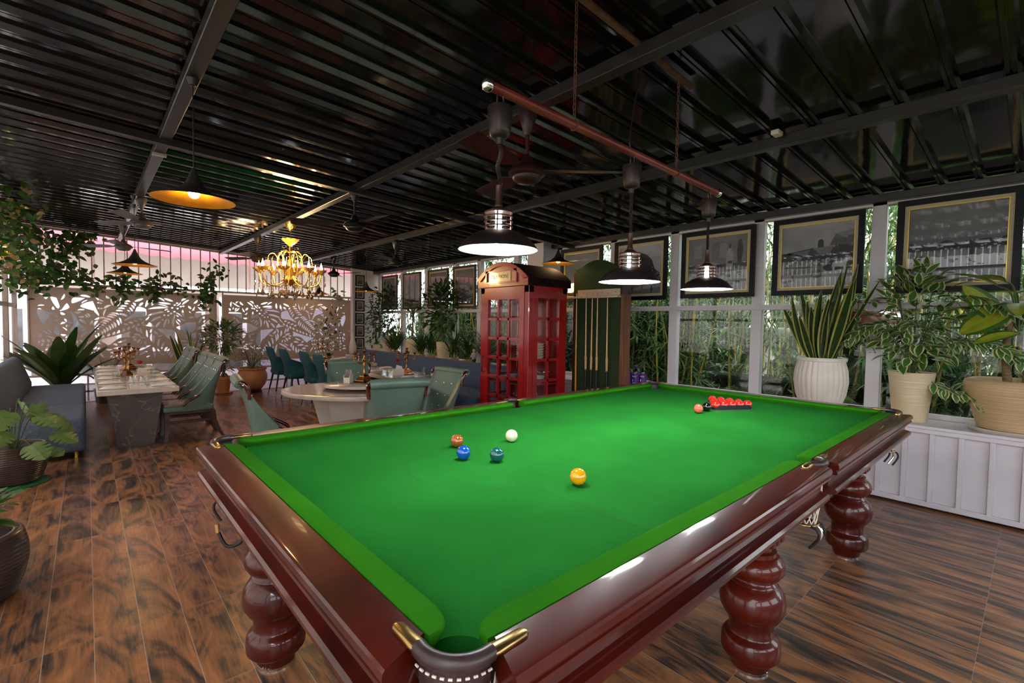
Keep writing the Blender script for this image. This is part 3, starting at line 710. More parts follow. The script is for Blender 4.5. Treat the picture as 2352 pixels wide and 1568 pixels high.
# ================================================================ seating
GREEN = M('sage_green_leather', (.100, .155, .118), rough=.36, spec=.45, c2=(.12, .18, .138), scale=5, bump=.04, bscale=120)
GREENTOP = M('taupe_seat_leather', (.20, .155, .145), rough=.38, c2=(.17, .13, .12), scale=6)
TRIM = M('red_wood_trim', (.050, .007, .004), rough=.12, coat=1, c2=(.085, .013, .006), scale=10)
LEGW = M('chair_leg_wood', (.040, .012, .007), rough=.3, coat=.5, c2=(.075, .025, .012), scale=14)
def superU(w, xb, xf, n=18, p=3.2):     # barrel-back plan line: from one front tip round the back to the other
    out = []
    for i in range(n + 1):
        a = -1 + 2 * i / n
        th = a * PI / 2
        y = w * math.copysign(abs(math.sin(th)) ** (2 / p) , a); x = xb + (xf - xb) * (1 - abs(math.cos(th)) ** (2 / p * .9))
        out.append((x, y))
    return out
def make_green():
    t = thing('leather_dining_chair', 'x', 'chair', (0, 0, 0), 0, 'green leather dining chairs')
    m = MB(); m.rbox(-.22, .27, -.222, .222, .345, .415, .022, 3); so = m.build('seat', GREEN, t, smooth=50)
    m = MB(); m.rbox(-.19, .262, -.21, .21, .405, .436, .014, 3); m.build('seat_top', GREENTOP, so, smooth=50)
    # wrap-round back
    m = MB(); rings = []
    for k in range(13):
        u = k / 12; z = .35 + .555 * u
        xb = -.235 - .035 * u - .085 * u * u
        fwd = .30 * (1 - u) ** 1.7 + .045
        w = .226 + .012 * u
        o = superU(w, xb, xb + fwd); i_ = superU(w - .05, xb + .055 + .02 * (1 - u), xb + fwd - .004)
        rings.append([(x, y, z) for x, y in o] + [(x, y, z) for x, y in reversed(i_)])
    m.loft(rings); back = m.build('backrest', GREEN, t, smooth=50)
    m = MB(); m.tube([(-.335, -.238, .905), (-.345, -.238, .912), (-.35, -.18, .915), (-.352, 0, .918), (-.35, .18, .915), (-.345, .238, .912), (-.335, .238, .905)], [.01, .040, .043, .044, .043, .040, .01], 14)
    m.build('head_roll', GREEN, back, smooth=70)
    for s in (-1, 1):
        m = MB(); pts = bez([(-.36, s * .244, .925), (-.325, s * .248, .915), (-.292, s * .246, .865), (-.282, s * .242, .785)], 6)
        m.tube(pts, [.014 + .006 * math.sin(PI * i / (len(pts) - 1)) for i in range(len(pts))], 10); tr = m.build('shoulder_trim', TRIM, t, smooth=70)
        m = MB(); m.sphere((-.325, s * .266, .905), .009, 10, 8); m.build('stud', CHROME, tr, smooth=180)
        m = MB(); pts = bez([(.085, s * .238, .415), (.060, s * .244, .455), (-.01, s * .242, .50), (-.075, s * .238, .535)], 6)
        m.tube(pts, [.012 + .005 * math.sin(PI * i / (len(pts) - 1)) for i in range(len(pts))], 10); m.build('wing_trim', TRIM, t, smooth=70)
    m = MB()
    for z, ys_ in ((.80, (-.12, 0, .12)), (.68, (-.06, .06)), (.57, (-.12, 0, .12))):
        u = (z - .35) / .555; xb = -.235 - .035 * u - .085 * u * u + .055 + .02 * (1 - u)
        for y in ys_: m.sphere((xb + .004, y, z), .010, 10, 8)
    m.build('crystal_button', CHROME, back, smooth=180)
    m = MB(); m.rbox(-.23, .26, -.215, .215, .315, .350, .006, 1); m.build('seat_frame', LEGW, t)
    for s in (-1, 1):
        m = MB(); m.loft([[(.235 + dx + a * q, s * .195 + b * q, z) for a, b in ((-1, -1), (1, -1), (1, 1), (-1, 1))] for z, q, dx in ((.0, .020, .022), (.03, .022, .018), (.055, .017, .008), (.16, .019, 0), (.32, .026, 0))]); m.build('leg', LEGW, t, smooth=50)
        m = MB(); m.loft([[(-.21 + dx + a * q, s * .188 + b * q, z) for a, b in ((-1, -1), (1, -1), (1, 1), (-1, 1))] for z, q, dx in ((.0, .017, -.11), (.10, .019, -.06), (.22, .022, -.015), (.33, .026, .0))]); m.build('leg', LEGW, t, smooth=50)
        m = MB(); m.rbox(-.225, .225, s * .192 - .010, s * .192 + .010, .215, .245, .004, 1); m.build('stretcher', LEGW, t)
    return t
gc0 = make_green(); used = [False]
def green_chair(x, y, rz, label, group='green leather dining chairs'):
    if not used[0]:
        used[0] = True; gc0.location = (x, y, 0); gc0.rotation_euler = (0, 0, rz); gc0['label'] = label; gc0['group'] = group; return gc0
    return dup(gc0, (x, y, 0), rz, label, group)
D = math.radians
for y, lb in ((6.17, 'green leather chair at the snooker table end of the long marble table'), (6.66, 'second green leather chair along the long marble table from its near end'),
              (7.17, 'third green leather chair along the long marble table from its near end'), (8.12, 'fourth green leather chair along the long marble table, after the gap'),
              (8.62, 'green leather chair last in the long marble table row, by the leaf screen')):
    green_chair(.49, y, PI, lb)
green_chair(.86, 3.80, D(-8), 'green leather chair at the round table seen from its side by the snooker table corner')
green_chair(1.60, 3.30, D(78), 'green leather chair at the round table with its plain back to the snooker table')
green_chair(2.09, 3.50, D(186), 'green leather chair at the round table by the grey-blue window sofa')
green_chair(1.82, 4.70, D(-112), 'green leather chair across the round table with crystal buttons on its tufted back')

TEAL = M('teal_velvet', (.008, .055, .070), rough=.8, sheen=.08, spec=.2, c2=(.012, .072, .088), scale=4)
def make_teal():
    t = thing('velvet_tub_chair', 'x', 'chair', (0, 0, 0), 0, 'teal velvet tub chairs')
    m = MB(); m.rbox(-.20, .25, -.235, .235, .40, .49, .035, 3); m.build('seat', TEAL, t, smooth=60)
    m = MB(); rings = []
    for k in range(15):
        u = k / 14; z = .395 + .50 * u
        xb = -.215 - .02 * u - .075 * u * u
        arm = .40 if z < .62 else .40 * max(.10, 1 - ((z - .62) / .13) ** 1.0 * .9) if z < .75 else .06 - .02 * (u)
        arm = max(.05, arm)
        w = .262 - (.0 if z < .72 else .075 * ((z - .72) / .175) ** 1.6)
        if k == 0: w -= .03; xb += .03
        o = superU(w, xb, xb + arm, 18, 2.7); i_ = superU(w - .045, xb + .055, xb + arm - .004, 18, 2.7)
        rings.append([(x, y, z) for x, y in o] + [(x, y, z) for x, y in reversed(i_)])
    o = superU(.150, -.295, -.270, 18, 2.7); i_ = superU(.13, -.275, -.272, 18, 2.7)
    rings.append([(x, y, .915) for x, y in o] + [(x, y, .912) for x, y in reversed(i_)])
    m.loft(rings); m.build('backrest', TEAL, t, smooth=60)
    for sx, sy in ((1, 1), (1, -1), (-1, 1), (-1, -1)):
        x0, y0 = sx * .16, sy * .165; x1, y1 = sx * .225 - .01, sy * .225
        m = MB(); P0 = Vector((x0, y0, .41)); P1 = Vector((x1, y1, .0)); Q = P0.lerp(P1, .76)
        m.tube([P0, Q], [.018, .0125], 10); lg = m.build('leg', BLACK, t)
        m = MB(); m.tube([Q, P1], [.0126, .009], 10); m.build('leg_tip', BRASS, lg)
    return t
tc0 = make_teal(); usedt = [False]
for x, y, lb in ((2.38, 8.95, 'teal velvet chair last in its row, beside the terracotta pot'), (2.40, 8.22, 'teal velvet chair with its curved arm in full view, second from the leaf screen'),
                 (2.46, 7.34, 'teal velvet chair third from the leaf screen'), (2.46, 6.72, 'teal velvet chair just behind the tufted green chair, fourth from the leaf screen'), (2.28, 5.38, 'teal velvet chair peeking out beside the round table candelabra')):
    if not usedt[0]: usedt[0] = True; tc0.location = (x, y, 0); tc0['label'] = lb
    else: dup(tc0, (x, y, 0), 0, lb)

# sofas
SOFA = M('blue_grey_woven_fabric', (.050, .080, .150), rough=.85, c2=(.075, .110, .19), scale=60, stretch=(1, 1, 1), sheen=.05, spec=.2, bump=.1, bscale=300)
SOFAL = M('blue_grey_woven_fabric_pale', (.085, .11, .165), rough=.85, c2=(.13, .155, .21), scale=40, stretch=(1, 6, 1), sheen=.05, spec=.2, bump=.1, bscale=300)
def sofa(name, label, mat, xs0, xs1, xb0, xb1, y0, y1, zs, zt, nseg, facing):
    # facing +1: sits at +x side of its back (back against the low-x wall)
    t = thing(name, label, 'sofa', ((xs0 + xs1) / 2, (y0 + y1) / 2, 0)); ox, oy = (xs0 + xs1) / 2, (y0 + y1) / 2
    L = (y1 - y0) / nseg
    for k in range(nseg):
        a = y0 + k * L; m = MB(); m.rbox(xs0 - ox, xs1 - ox, a - oy + .003, a + L - oy - .003, .075, zs, .04, 3); m.build('seat', mat, t, smooth=60)
    # channelled back
    m = MB(); nchan = int((y1 - y0) / .085)
    rings = []
    prof_ = [(0, zs - .12), (.0, zs + .05), (-.03, zs + .15), (-.10, zt - .06), (-.13, zt - .015), (-.17, zt), (-.22, zt - .02), (-.25, zt - .10), (-.25, .10)]
    n = nchan * 4
    for j in range(n + 1):
        y = y0 + (y1 - y0) * j / n - oy; g = -.010 * abs(math.cos(PI * j / 4)) ** 6
        rings.append([(((xb1 if facing > 0 else xb0) + facing * (dx + (g if i < 6 else 0))) - ox, y, z) for i, (dx, z) in enumerate(prof_)])
    m.loft(rings); m.build('backrest', mat, t, smooth=70)
    for y in (y0 + .10, (y0 + y1) / 2, y1 - .10):
        for x in (xs0 + .07, xs1 - .07):
            m = MB(); m.lathe([(.0, 0), (.016, 0), (.018, .008), (.012, .03), (.022, .078), (0, .078)], 14, (x - ox, y - oy, 0)); m.build('leg', GOLD, t)
    return t
sofa('bench_sofa', 'blue-grey fabric bench sofa along the slatted side wall', SOFAL, -1.02, -.43, -1.27, -1.0, 5.75, 9.02, .42, .84, 3, 1)
sofa('bench_sofa', 'blue-grey channelled bench sofa running below the window planters', SOFA, 3.45, 4.08, 4.06, 4.4, 4.42, 9.75, .42, .785, 5, -1)

# ================================================================ tables
MARBLE = M('cream_marble', (.50, .40, .33), rough=.10, spec=.6, c2=(.58, .49, .42), scale=3, dist=1.5, detail=6)
MARBLE2 = M('brown_marble_inlay', (.33, .23, .18), rough=.10, spec=.6, c2=(.27, .18, .14), scale=4, dist=1)
def grey_marble():
    m = M('grey_veined_marble', (.115, .098, .095), rough=.22, c2=(.145, .125, .118), scale=2, detail=6)
    nt = m.node_tree; n = nt.nodes; l = nt.links; b = n['Principled BSDF']
    tc = n.new('ShaderNodeTexCoord'); w = n.new('ShaderNodeTexNoise'); w.inputs['Scale'].default_value = 2.2; w.inputs['Distortion'].default_value = 1.6; w.inputs['Detail'].default_value = 5
    l.new(tc.outputs['Object'], w.inputs['Vector']); cr = n.new('ShaderNodeValToRGB'); e = cr.color_ramp.elements
    e[0].position = .488; e[0].color = (0, 0, 0, 1); e[1].position = .512; e[1].color = (0, 0, 0, 1); q = e.new(.5); q.color = (1, 1, 1, 1)
    l.new(w.outputs['Fac'], cr.inputs[0]); mx = n.new('ShaderNodeMix'); mx.data_type = 'RGBA'
    l.new(cr.outputs[0], mx.inputs[0]); l.new([x for x in n if x.type == 'VALTORGB' and x != cr][0].outputs[0], mx.inputs[6]); mx.inputs[7].default_value = (.30, .25, .22, 1); l.new(mx.outputs[2], b.inputs['Base Color'])
    return m
GREYM = grey_marble()
TT = .70
def flared(mb, cx, cy, wx0, wx1, wy0, wy1, z0, z1):
    mb.loft([[(cx + a * x, cy + b * y, z) for a, b in ((-1, -1), (1, -1), (1, 1), (-1, 1))] for x, y, z in ((wx0, wy0, z0), (wx1, wy1, z1))])
def long_table(label, x0, x1, y0, y1, peds, nb):
    t = thing('marble_dining_table', label, 'table', ((x0 + x1) / 2, (y0 + y1) / 2, 0), 0, 'rectangular marble dining tables'); ox, oy = (x0 + x1) / 2, (y0 + y1) / 2
    m = MB(); m.rbox(x0 - ox, x1 - ox, y0 - oy, y1 - oy, TT - .05, TT, .004, 1); top = m.build('tabletop', MARBLE, t)
    m = MB()
    L = (y1 - y0) / nb; cx = 0
    for k in range(nb):
        a = y0 - oy + k * L + .03; w = (x1 - x0) / 2 - .05
        m.box(-w - .035, -.07, a, a + L - .06, TT, TT + .0012); m.box(.07, w + .035, a, a + L - .06, TT, TT + .0012)
    m.build('inlay_panel', MARBLE2, top, smooth=0)
    for y in peds:
        m = MB(); flared(m, 0, y - oy, .16, .245, .17, .27, .0, TT - .05); m.build('pedestal', GREYM, t, smooth=0)
    return t
long_table('long cream marble table with flared grey pedestals beside the slatted wall sofa', -.345, .315, 5.48, 8.48, (6.23, 7.72), 6)
long_table('cream marble table in front of the window sofa behind the round table', 2.50, 3.16, 4.45, 6.45, (4.9, 6.0), 4)
long_table('cream marble table behind the teal chairs, beside the leaf screen', 2.72, 3.3, 7.0, 9.1, (7.5, 8.6), 4)
# oval table with a turntable
RT = thing('oval_marble_table', 'oval cream marble dining table with a flared pedestal and turntable', 'table', (1.63, 4.02, 0), D(-42))
m = MB(); ov = lambda a, b, n=64: [(a * math.cos(2 * PI * i / n), b * math.sin(2 * PI * i / n)) for i in range(n)]
m.loft([[(x, y, z) for x, y in ov(a, b)] for a, b, z in ((.70, .52, .695), (.728, .55, .70), (.735, .557, .72), (.73, .552, .738), (.724, .546, .74))]); top = m.build('tabletop', MARBLE, RT, smooth=50)
m = MB(); m.loft([[(x, y, z) for x, y in ov(a, b)] for a, b, z in ((.46, .335, .7402), (.46, .335, .7408))]); m.loft([[(x, y, z) for x, y in ov(a, b)] for a, b, z in ((.705, .53, .7402), (.70, .525, .7406))]); m.build('inlay_ring', MARBLE2, top, smooth=0)
m = MB(); n8 = [(math.cos(2 * PI * i / 8 + PI / 8), math.sin(2 * PI * i / 8 + PI / 8)) for i in range(8)]
m.loft([[(a * x, b * y, z) for x, y in n8] for a, b, z in ((.24, .22, 0), (.26, .235, .02), (.44, .36, .66), (.44, .36, .695))]); m.build('pedestal', M('cream_stone', (.50, .43, .37), rough=.3, c2=(.55, .48, .42), scale=3), RT, smooth=0)
LS = thing('lazy_susan', 'oval marble turntable on the oval dining table', 'turntable', (1.63, 4.02, .741), D(-42))
m = MB(); m.loft([[(x, y, z) for x, y in ov(a, b)] for a, b, z in ((.335, .245, .018), (.34, .25, .022), (.34, .25, .044), (.335, .245, .048))]); m.build('top', MARBLE, LS, smooth=50)
m = MB(); m.lathe([(.0, 0), (.10, 0), (.10, .018), (0, .018)], 24); m.build('base', BLACK, LS)

# ================================================================ table ware
def make_candelabra(h=.36):
    t = thing('candelabra', 'x', 'candelabra', (0, 0, 0), 0, 'antique gold candelabras')
    m = MB()
    sq = [(1, 1), (-1, 1), (-1, -1), (1, -1)]
    m.loft([[(a * r, b * r, z) for a, b in sq] for r, z in ((.070, 0), (.074, .008), (.070, .014), (.058, .022), (.056, .030), (.042, .048), (.040, .060), (.024, .072), (.020, .080))]); m.build('base', ANTIQUE, t, smooth=30)
    m = MB(); m.lathe([(.0, .078), (.020, .08), (.012, .092), (.015, .11), (.009, .125), (.011, .16), (.016, .19), (.010, .205), (.018, .225), (.020, .235), (.011, .25), (.009, .30), (.020, .312), (.021, .318), (.008, .322), (0, .322)], 14); m.build('stem', ANTIQUE, t, smooth=60)
    def cup(x, y, z, par):
        c = MB(); c.lathe([(.0, z), (.026, z + .002), (.027, z + .006), (.010, z + .010), (.009, z + .018), (.018, z + .026), (.019, z + .044), (.022, z + .046), (.012, z + .046), (.0, z + .036)], 12, (x, y, 0)); c.build('candle_cup', ANTIQUE, par, smooth=50)
    st = [o for o in t.children if o.name.startswith('stem')][0]
    cup(0, 0, .318, st)
    for k in range(4):
        a = k * PI / 2 + .35; cx, cy = math.cos(a), math.sin(a)
        m = MB(); pts = bez([(cx * .012, cy * .012, .235), (cx * .035, cy * .035, .215), (cx * .075, cy * .075, .195), (cx * .112, cy * .112, .215), (cx * .110, cy * .110, .262)], 6)
        m.tube(pts, .0062, 8); m.tube(bez([(cx * .07, cy * .07, .196), (cx * .05, cy * .05, .21), (cx * .06, cy * .06, .225)], 4), .004, 6)
        ar = m.build('arm', ANTIQUE, t, smooth=70); cup(cx * .110, cy * .110, .258, ar)
    return t
cd0 = make_candelabra(); usedc = [False]
for x, y, z, rz, lb in ((-.06, 6.95, TT + .0015, .2, 'antique gold candelabra on the long marble table, near the napkin holder'), (.02, 7.75, TT + .0015, .7, 'antique gold candelabra on the long marble table, farther along towards the leaf screen'),
                        (1.735, 4.10, .79, .3, 'antique gold candelabra standing on the turntable of the oval table'), (2.86, 5.22, TT + .0015, .5, 'antique gold candelabra on the marble table by the window sofa'), (2.72, 7.95, TT + .0015, .1, 'antique gold candelabra on the marble table behind the teal chairs')):
    if not usedc[0]: usedc[0] = True; cd0.location = (x, y, z); cd0.rotation_euler = (0, 0, rz); cd0['label'] = lb
    else: dup(cd0, (x, y, z), rz, lb)
NAP = M('white_napkin_cloth', (.72, .66, .60), rough=.85)
def napkin_mesh():
    m = MB(); pts = [(-.11, -.012), (-.10, .035), (-.03, .048), (.04, .034), (.10, .028), (.11, -.01), (.04, -.04), (-.05, -.045)]
    m.loft([[(x * s, y * s, z) for x, y in pts] for s, z in ((.95, 0), (1, .005), (.93, .014), (.55, .020))]); m.loft([[(x * s * .5 - .03, y * s * .7, z) for x, y in pts] for s, z in ((1, .012), (.9, .024), (.4, .028))]); return m
STEEL = M('cutlery_steel', (.55, .53, .52), rough=.2, metal=1)
nap0 = None; fk0 = None
def setting(x, y, rz, lab, z=TT + .0015):
    global nap0, fk0
    if nap0 is None:
        nap0 = tag(napkin_mesh().build('folded_napkin', NAP, smooth=60), lab[0], 'napkin', 'folded white napkins'); nap0.location = (x, y, z); nap0.rotation_euler = (0, 0, rz)
        fk0 = thing('fork', lab[1], 'fork', (0, 0, 0), 0, 'forks and knives beside the napkins')
        m = MB(); m.loft([[(xx, yy * w, zz) for yy in (-1, 1)] + [(xx, yy * w, zz + .002) for yy in (1, -1)] for xx, w, zz in ((-.09, .005, .001), (-.02, .003, .002), (.03, .002, .004), (.045, .008, .003), (.06, .010, .001))]); m.build('handle', STEEL, fk0, smooth=60)
        m = MB()
        for k in range(4): m.box(.06, .095, -.0098 + k * .0056, -.0070 + k * .0056, .001, .0024)
        m.build('tines', STEEL, fk0, smooth=0)
        n_, f_ = nap0, fk0
    else:
        n_ = nap0.copy(); C.objects.link(n_); f_ = dup(fk0, (0, 0, 0))
        n_['label'] = lab[0]; f_['label'] = lab[1]
        n_.location = (x, y, z); n_.rotation_euler = (0, 0, rz)
    dx, dy = -math.sin(rz), math.cos(rz); ux, uy = math.cos(rz), math.sin(rz)
    f_.location = (x + dx * .09 + ux * .02, y + dy * .09 + uy * .02, z); f_.rotation_euler = (0, 0, rz + .1)
ordn = ['first', 'second', 'third', 'fourth', 'fifth', 'sixth']
for k in range(6):
    y = 5.62 + .5 * k
    setting(-.22, y, .12, ('white folded napkin on the sofa side of the long table, %s from the snooker table' % ordn[k], 'steel fork on the sofa side of the long table, %s from the snooker table' % ordn[k]))
for k in range(5):
    y = 5.66 + .5 * k
    setting(.20, y, PI + .15, ('white folded napkin on the green chair side of the long table, %s from its end' % ordn[k], 'steel fork on the green chair side of the long table, %s from its end' % ordn[k]))
for (x, y, rz, w) in ((2.68, 4.85, .3, 'beside the oval table'), (2.66, 5.75, .1, 'on the side of the teal chairs'), (3.0, 4.66, PI + .2, 'at its near end by the sofa'), (3.0, 6.1, PI, 'at its far end by the sofa')):
    setting(x, y, rz, ('white folded napkin on the window sofa table, ' + w, 'steel fork on the window sofa table, ' + w))
for (x, y, rz, w) in ((3.0, 7.3, PI, 'by the sofa at its near end'), (3.02, 8.1, PI, 'by the sofa at its middle'), (2.72, 8.7, .1, 'by the teal chairs')):
    setting(x, y, rz, ('white folded napkin on the leaf screen table, ' + w, 'steel fork on the leaf screen table, ' + w))
def glass_mesh():
    m = MB(); m.lathe([(.0, .0), (.026, .0), (.030, .10), (.0285, .10), (.025, .008), (0, .008)], 18); return m
gl0 = None
for x, y, lb in ((-.13, 8.25, 'tall tumbler at the far end of the long table'), (-.17, 6.42, 'tumbler on the sofa side of the long table napkin holder, outer one'), (-.10, 6.46, 'tumbler on the sofa side of the long table napkin holder, inner one'), (-.06, 5.86, 'tumbler in front of the shaker tray on the long table'), (.03, 5.80, 'tumbler at the near middle of the long table'),
                 (.14, 6.50, 'tumbler on the green chair side of the napkin holder, inner one of two'), (.19, 6.62, 'tumbler on the green chair side of the napkin holder, outer one of two'), (.10, 7.2, 'tumbler beside the candelabra on the long table'), (2.62, 5.35, 'tumbler behind the napkin box on the window sofa table'), (3.02, 5.02, 'tumbler beside the candelabra on the window sofa table'), (3.06, 5.10, 'tumbler at the back of the candelabra on the window sofa table'), (2.72, 6.2, 'tumbler at the far end of the window sofa table'),
                 (2.62, 8.3, 'tumbler beside the candelabra on the table by the leaf screen'), (3.0, 7.5, 'tumbler near the red rose on the table by the leaf screen')):
    if gl0 is None: gl0 = glass_mesh().build('drinking_glass', GLASSY, smooth=60); o = gl0
    else: o = gl0.copy(); C.objects.link(o)
    tag(o, 'clear glass ' + lb, 'glass', 'clear glass tumblers'); o.location = (x, y, TT + .0015)
# roses in bud vases
ROSE = M('red_petals', (.45, .008, .012), rough=.6); STEMG = M('rose_green', (.02, .08, .015), rough=.6); PORC = M('white_porcelain', (.75, .70, .66), rough=.25)
rs0 = None
for x, y, z, lb in ((.06, 6.62, TT + .0015, 'red rose in a white bud vase on the long marble table'), (2.82, 5.40, TT + .0015, 'red rose in a white bud vase on the window sofa table'), (2.98, 7.15, TT + .0015, 'red rose in a white bud vase on the table by the leaf screen')):
    if rs0 is None:
        rs0 = thing('rose_vase', lb, 'vase', (x, y, z), 0, 'red roses on the tables')
        m = MB(); m.lathe([(.0, 0), (.022, 0), (.028, .025), (.022, .05), (.010, .075), (.010, .09), (.014, .10), (.006, .10), (0, .06)], 16); m.build('vase', PORC, rs0, smooth=60)
        m = MB(); m.tube([(0, 0, .08), (.004, 0, .12), (0, .004, .155)], .0025, 6)
        for a in (0, 2.2, 4.1): m.leaf((0, 0, .135), (math.cos(a), math.sin(a), .2), (0, 0, 1), .06, .03, .4)
        m.build('stem', STEMG, rs0, smooth=60)
        m = MB(); m.sphere((0, 0, .178), .018, 12, 8)
        for j in range(3):
            for k in range(5 + j):
                a = 2 * PI * k / (5 + j) + j; r = .008 + .007 * j
                m.leaf((math.cos(a) * r * .5, math.sin(a) * r * .5, .160), (math.cos(a) * (.3 + .35 * j), math.sin(a) * (.3 + .35 * j), 1), (-math.cos(a), -math.sin(a), .3), .045, .036, -.25, 4, peak=.6, fold=.25)
        m.build('flower', ROSE, rs0, smooth=80)
    else: dup(rs0, (x, y, z), .8, lb)
# tissue holders and shaker tray
CARD = M('cream_card', (.66, .56, .48), rough=.6)
def napkin_box(x, y, z, rz, lb):
    t = thing('napkin_holder', lb, 'napkin holder', (x, y, z), rz)
    m = MB()
    for s in (-1, 1): m.prism([(-.07, s * .028 - .002), (.07, s * .028 - .002), (.07, s * .028 + .002), (-.07, s * .028 + .002)], .0, .085)
    m.box(-.07, .07, -.028, .028, 0, .004); m.box(-.07, -.066, -.028, .028, 0, .06); m.build('box', CARD, t, smooth=0)
    m = MB()
    for k in range(4): m.add([(-.06, -.018 + .012 * k, .01), (.06, -.018 + .012 * k, .01), (.045, -.02 + .014 * k, .12 - .006 * k), (-.02, -.02 + .014 * k, .14)], [[0, 1, 2, 3]])
    m.build('napkins', M('paper_napkin', (.75, .66, .60), rough=.9), t, smooth=0)
napkin_box(.06, 6.36, TT + .0015, .5, 'cream napkin holder with folded paper napkins on the long marble table')
napkin_box(2.70, 5.15, TT + .0015, -.3, 'cream napkin holder on the window sofa table next to the candelabra')
napkin_box(1.58, 4.13, .79, .9, 'cream napkin holder behind the candelabra on the turntable')
st_ = thing('shaker_tray', 'small white tray of shakers on the long marble table', 'tray', (.02, 6.12, TT + .0015))
m = MB(); m.rbox(-.10, .10, -.05, .05, 0, .010, .003, 1); m.build('tray', PORC, st_)
for i, (x, y) in enumerate(((-.07, -.02), (-.025, .015), (.02, -.02), (.065, .015))):
    sh = thing('shaker', ['white shaker at the sofa end of the tray', 'white shaker second in the tray from the sofa', 'white shaker third in the tray from the sofa', 'white shaker at the green chair end of the tray'][i], 'shaker', (.02 + x, 6.12 + y, TT + .012), 0, 'white shakers in the tray')
    m = MB(); m.lathe([(0, 0), (.017, 0), (.019, .02), (.014, .042), (0, .042)], 14); m.build('body', PORC, sh, smooth=60)
    m = MB(); m.lathe([(.014, .042), (.014, .050), (.008, .056), (0, .057)], 12); m.build('cap', STEEL, sh, smooth=60)
fp = thing('table_plant', 'small dark leafy plant in a pot on the table by the leaf screen', 'plant', (2.93, 8.2, TT + .0015))
m = MB(); m.lathe([(0, 0), (.035, 0), (.045, .06), (.04, .06), (0, .05)], 14); m.build('pot', BRASS, fp)
m = MB(); random.seed(4)
for k in range(26):
    a = random.uniform(0, 2 * PI); m.leaf((0, 0, .05), (math.cos(a), math.sin(a), random.uniform(.5, 2)), (0, 0, 1), random.uniform(.07, .12), .05, .4)
m.build('foliage', leaf_mat('dark_leaf', (.02, .045, .015), (.035, .07, .02)), fp, smooth=80)
# ================================================================ red telephone kiosk
KRED = M('kiosk_red_gloss', (.36, .008, .010), rough=.22, coat=.6, c2=(.30, .006, .008), scale=2)
KX, KY, KW, KD = 3.40, 3.377, .898, .66       # front-corner, width along y, depth along x
KE, KA = 1.87, 2.165
ki = thing('telephone_kiosk', 'red telephone kiosk with glazed door and barrel roof used as a display cabinet', 'telephone kiosk', (KX + KD / 2, KY + KW / 2, 0))
hx, hy = KD / 2, KW / 2
m = MB()
pw_ = .085
for sx in (-1, 1):
    for sy in (-1, 1): m.rbox(sx * hx - (pw_ if sx > 0 else 0), sx * hx + (pw_ if sx < 0 else 0), sy * hy - (pw_ if sy > 0 else 0), sy * hy + (pw_ if sy < 0 else 0), 0, KE, .006, 1)
m.rbox(-hx - .01, hx + .01, -hy - .01, hy + .01, 0, .12, .006, 1)
m.rbox(-hx, hx, -hy, hy, 1.79, KE + .02, .004, 1)
m.box(hx - .02, hx - .005, -hy + .05, hy - .05, .1, 1.8)
m.build('body', KRED, ki, smooth=30)
# barrel roof: arc seen on the door side and the opposite side
m = MB(); arc = []
R_ = .0
for i in range(21):
    a = -1 + 2 * i / 20; arc.append((a * (hy + .03), KE + .09 + (KA - KE - .09) * (1 - abs(a) ** 2.1)))
ring = lambda x, s, dz: [(x, y * s, KE + .0 + (z - KE) * s + dz) for y, z in arc] + [(x, (hy + .03) * s, KE), (x, -(hy + .03) * s, KE)]
m.loft([ring(-hx - .035, 1, 0), ring(hx + .035, 1, 0)]); m.build('roof', M('dull_dark_red_roof', (.014, .004, .004), rough=.8, spec=.15), ki, smooth=40)
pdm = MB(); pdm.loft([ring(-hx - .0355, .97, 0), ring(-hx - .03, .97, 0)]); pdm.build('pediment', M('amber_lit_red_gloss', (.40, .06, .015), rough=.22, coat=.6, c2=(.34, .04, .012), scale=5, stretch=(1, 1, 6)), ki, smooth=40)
m = MB(); ring2 = lambda x, a_, b_: [(x, y * a_, KE + (z - KE) * a_) for y, z in arc] + [(x, y * b_, KE + (z - KE) * b_) for y, z in reversed(arc)]
m.loft([ring2(-hx - .055, 1.0, .84), ring2(-hx - .034, 1.0, .84)]); m.build('pediment_rim', KRED, ki, smooth=40)
m = MB(); y0, y1, z0, z1 = -.27, .27, KE + .06, KE + .18
for a in ((y0, y1, z0 - .02, z0), (y0, y1, z1, z1 + .02), (y0 - .02, y0, z0 - .02, z1 + .02), (y1, y1 + .02, z0 - .02, z1 + .02)): m.box(-hx - .055, -hx - .034, *a)
sg = m.build('sign_frame', KRED, ki, smooth=0)
m = MB(); m.box(-hx - .042, -hx - .0355, -.17, .23, z0, z1); pl_ = m.build('sign_plate', M('pale_gold_sign', (.55, .38, .14), rough=.25, coat=.5), sg, smooth=0)
text('lettering', 'TELEPHONE', .062, M('sign_lettering', (.05, .03, .02), rough=.6), sg, (-hx - .0425, .03, (z0 + z1) / 2), (PI / 2, 0, -PI / 2))
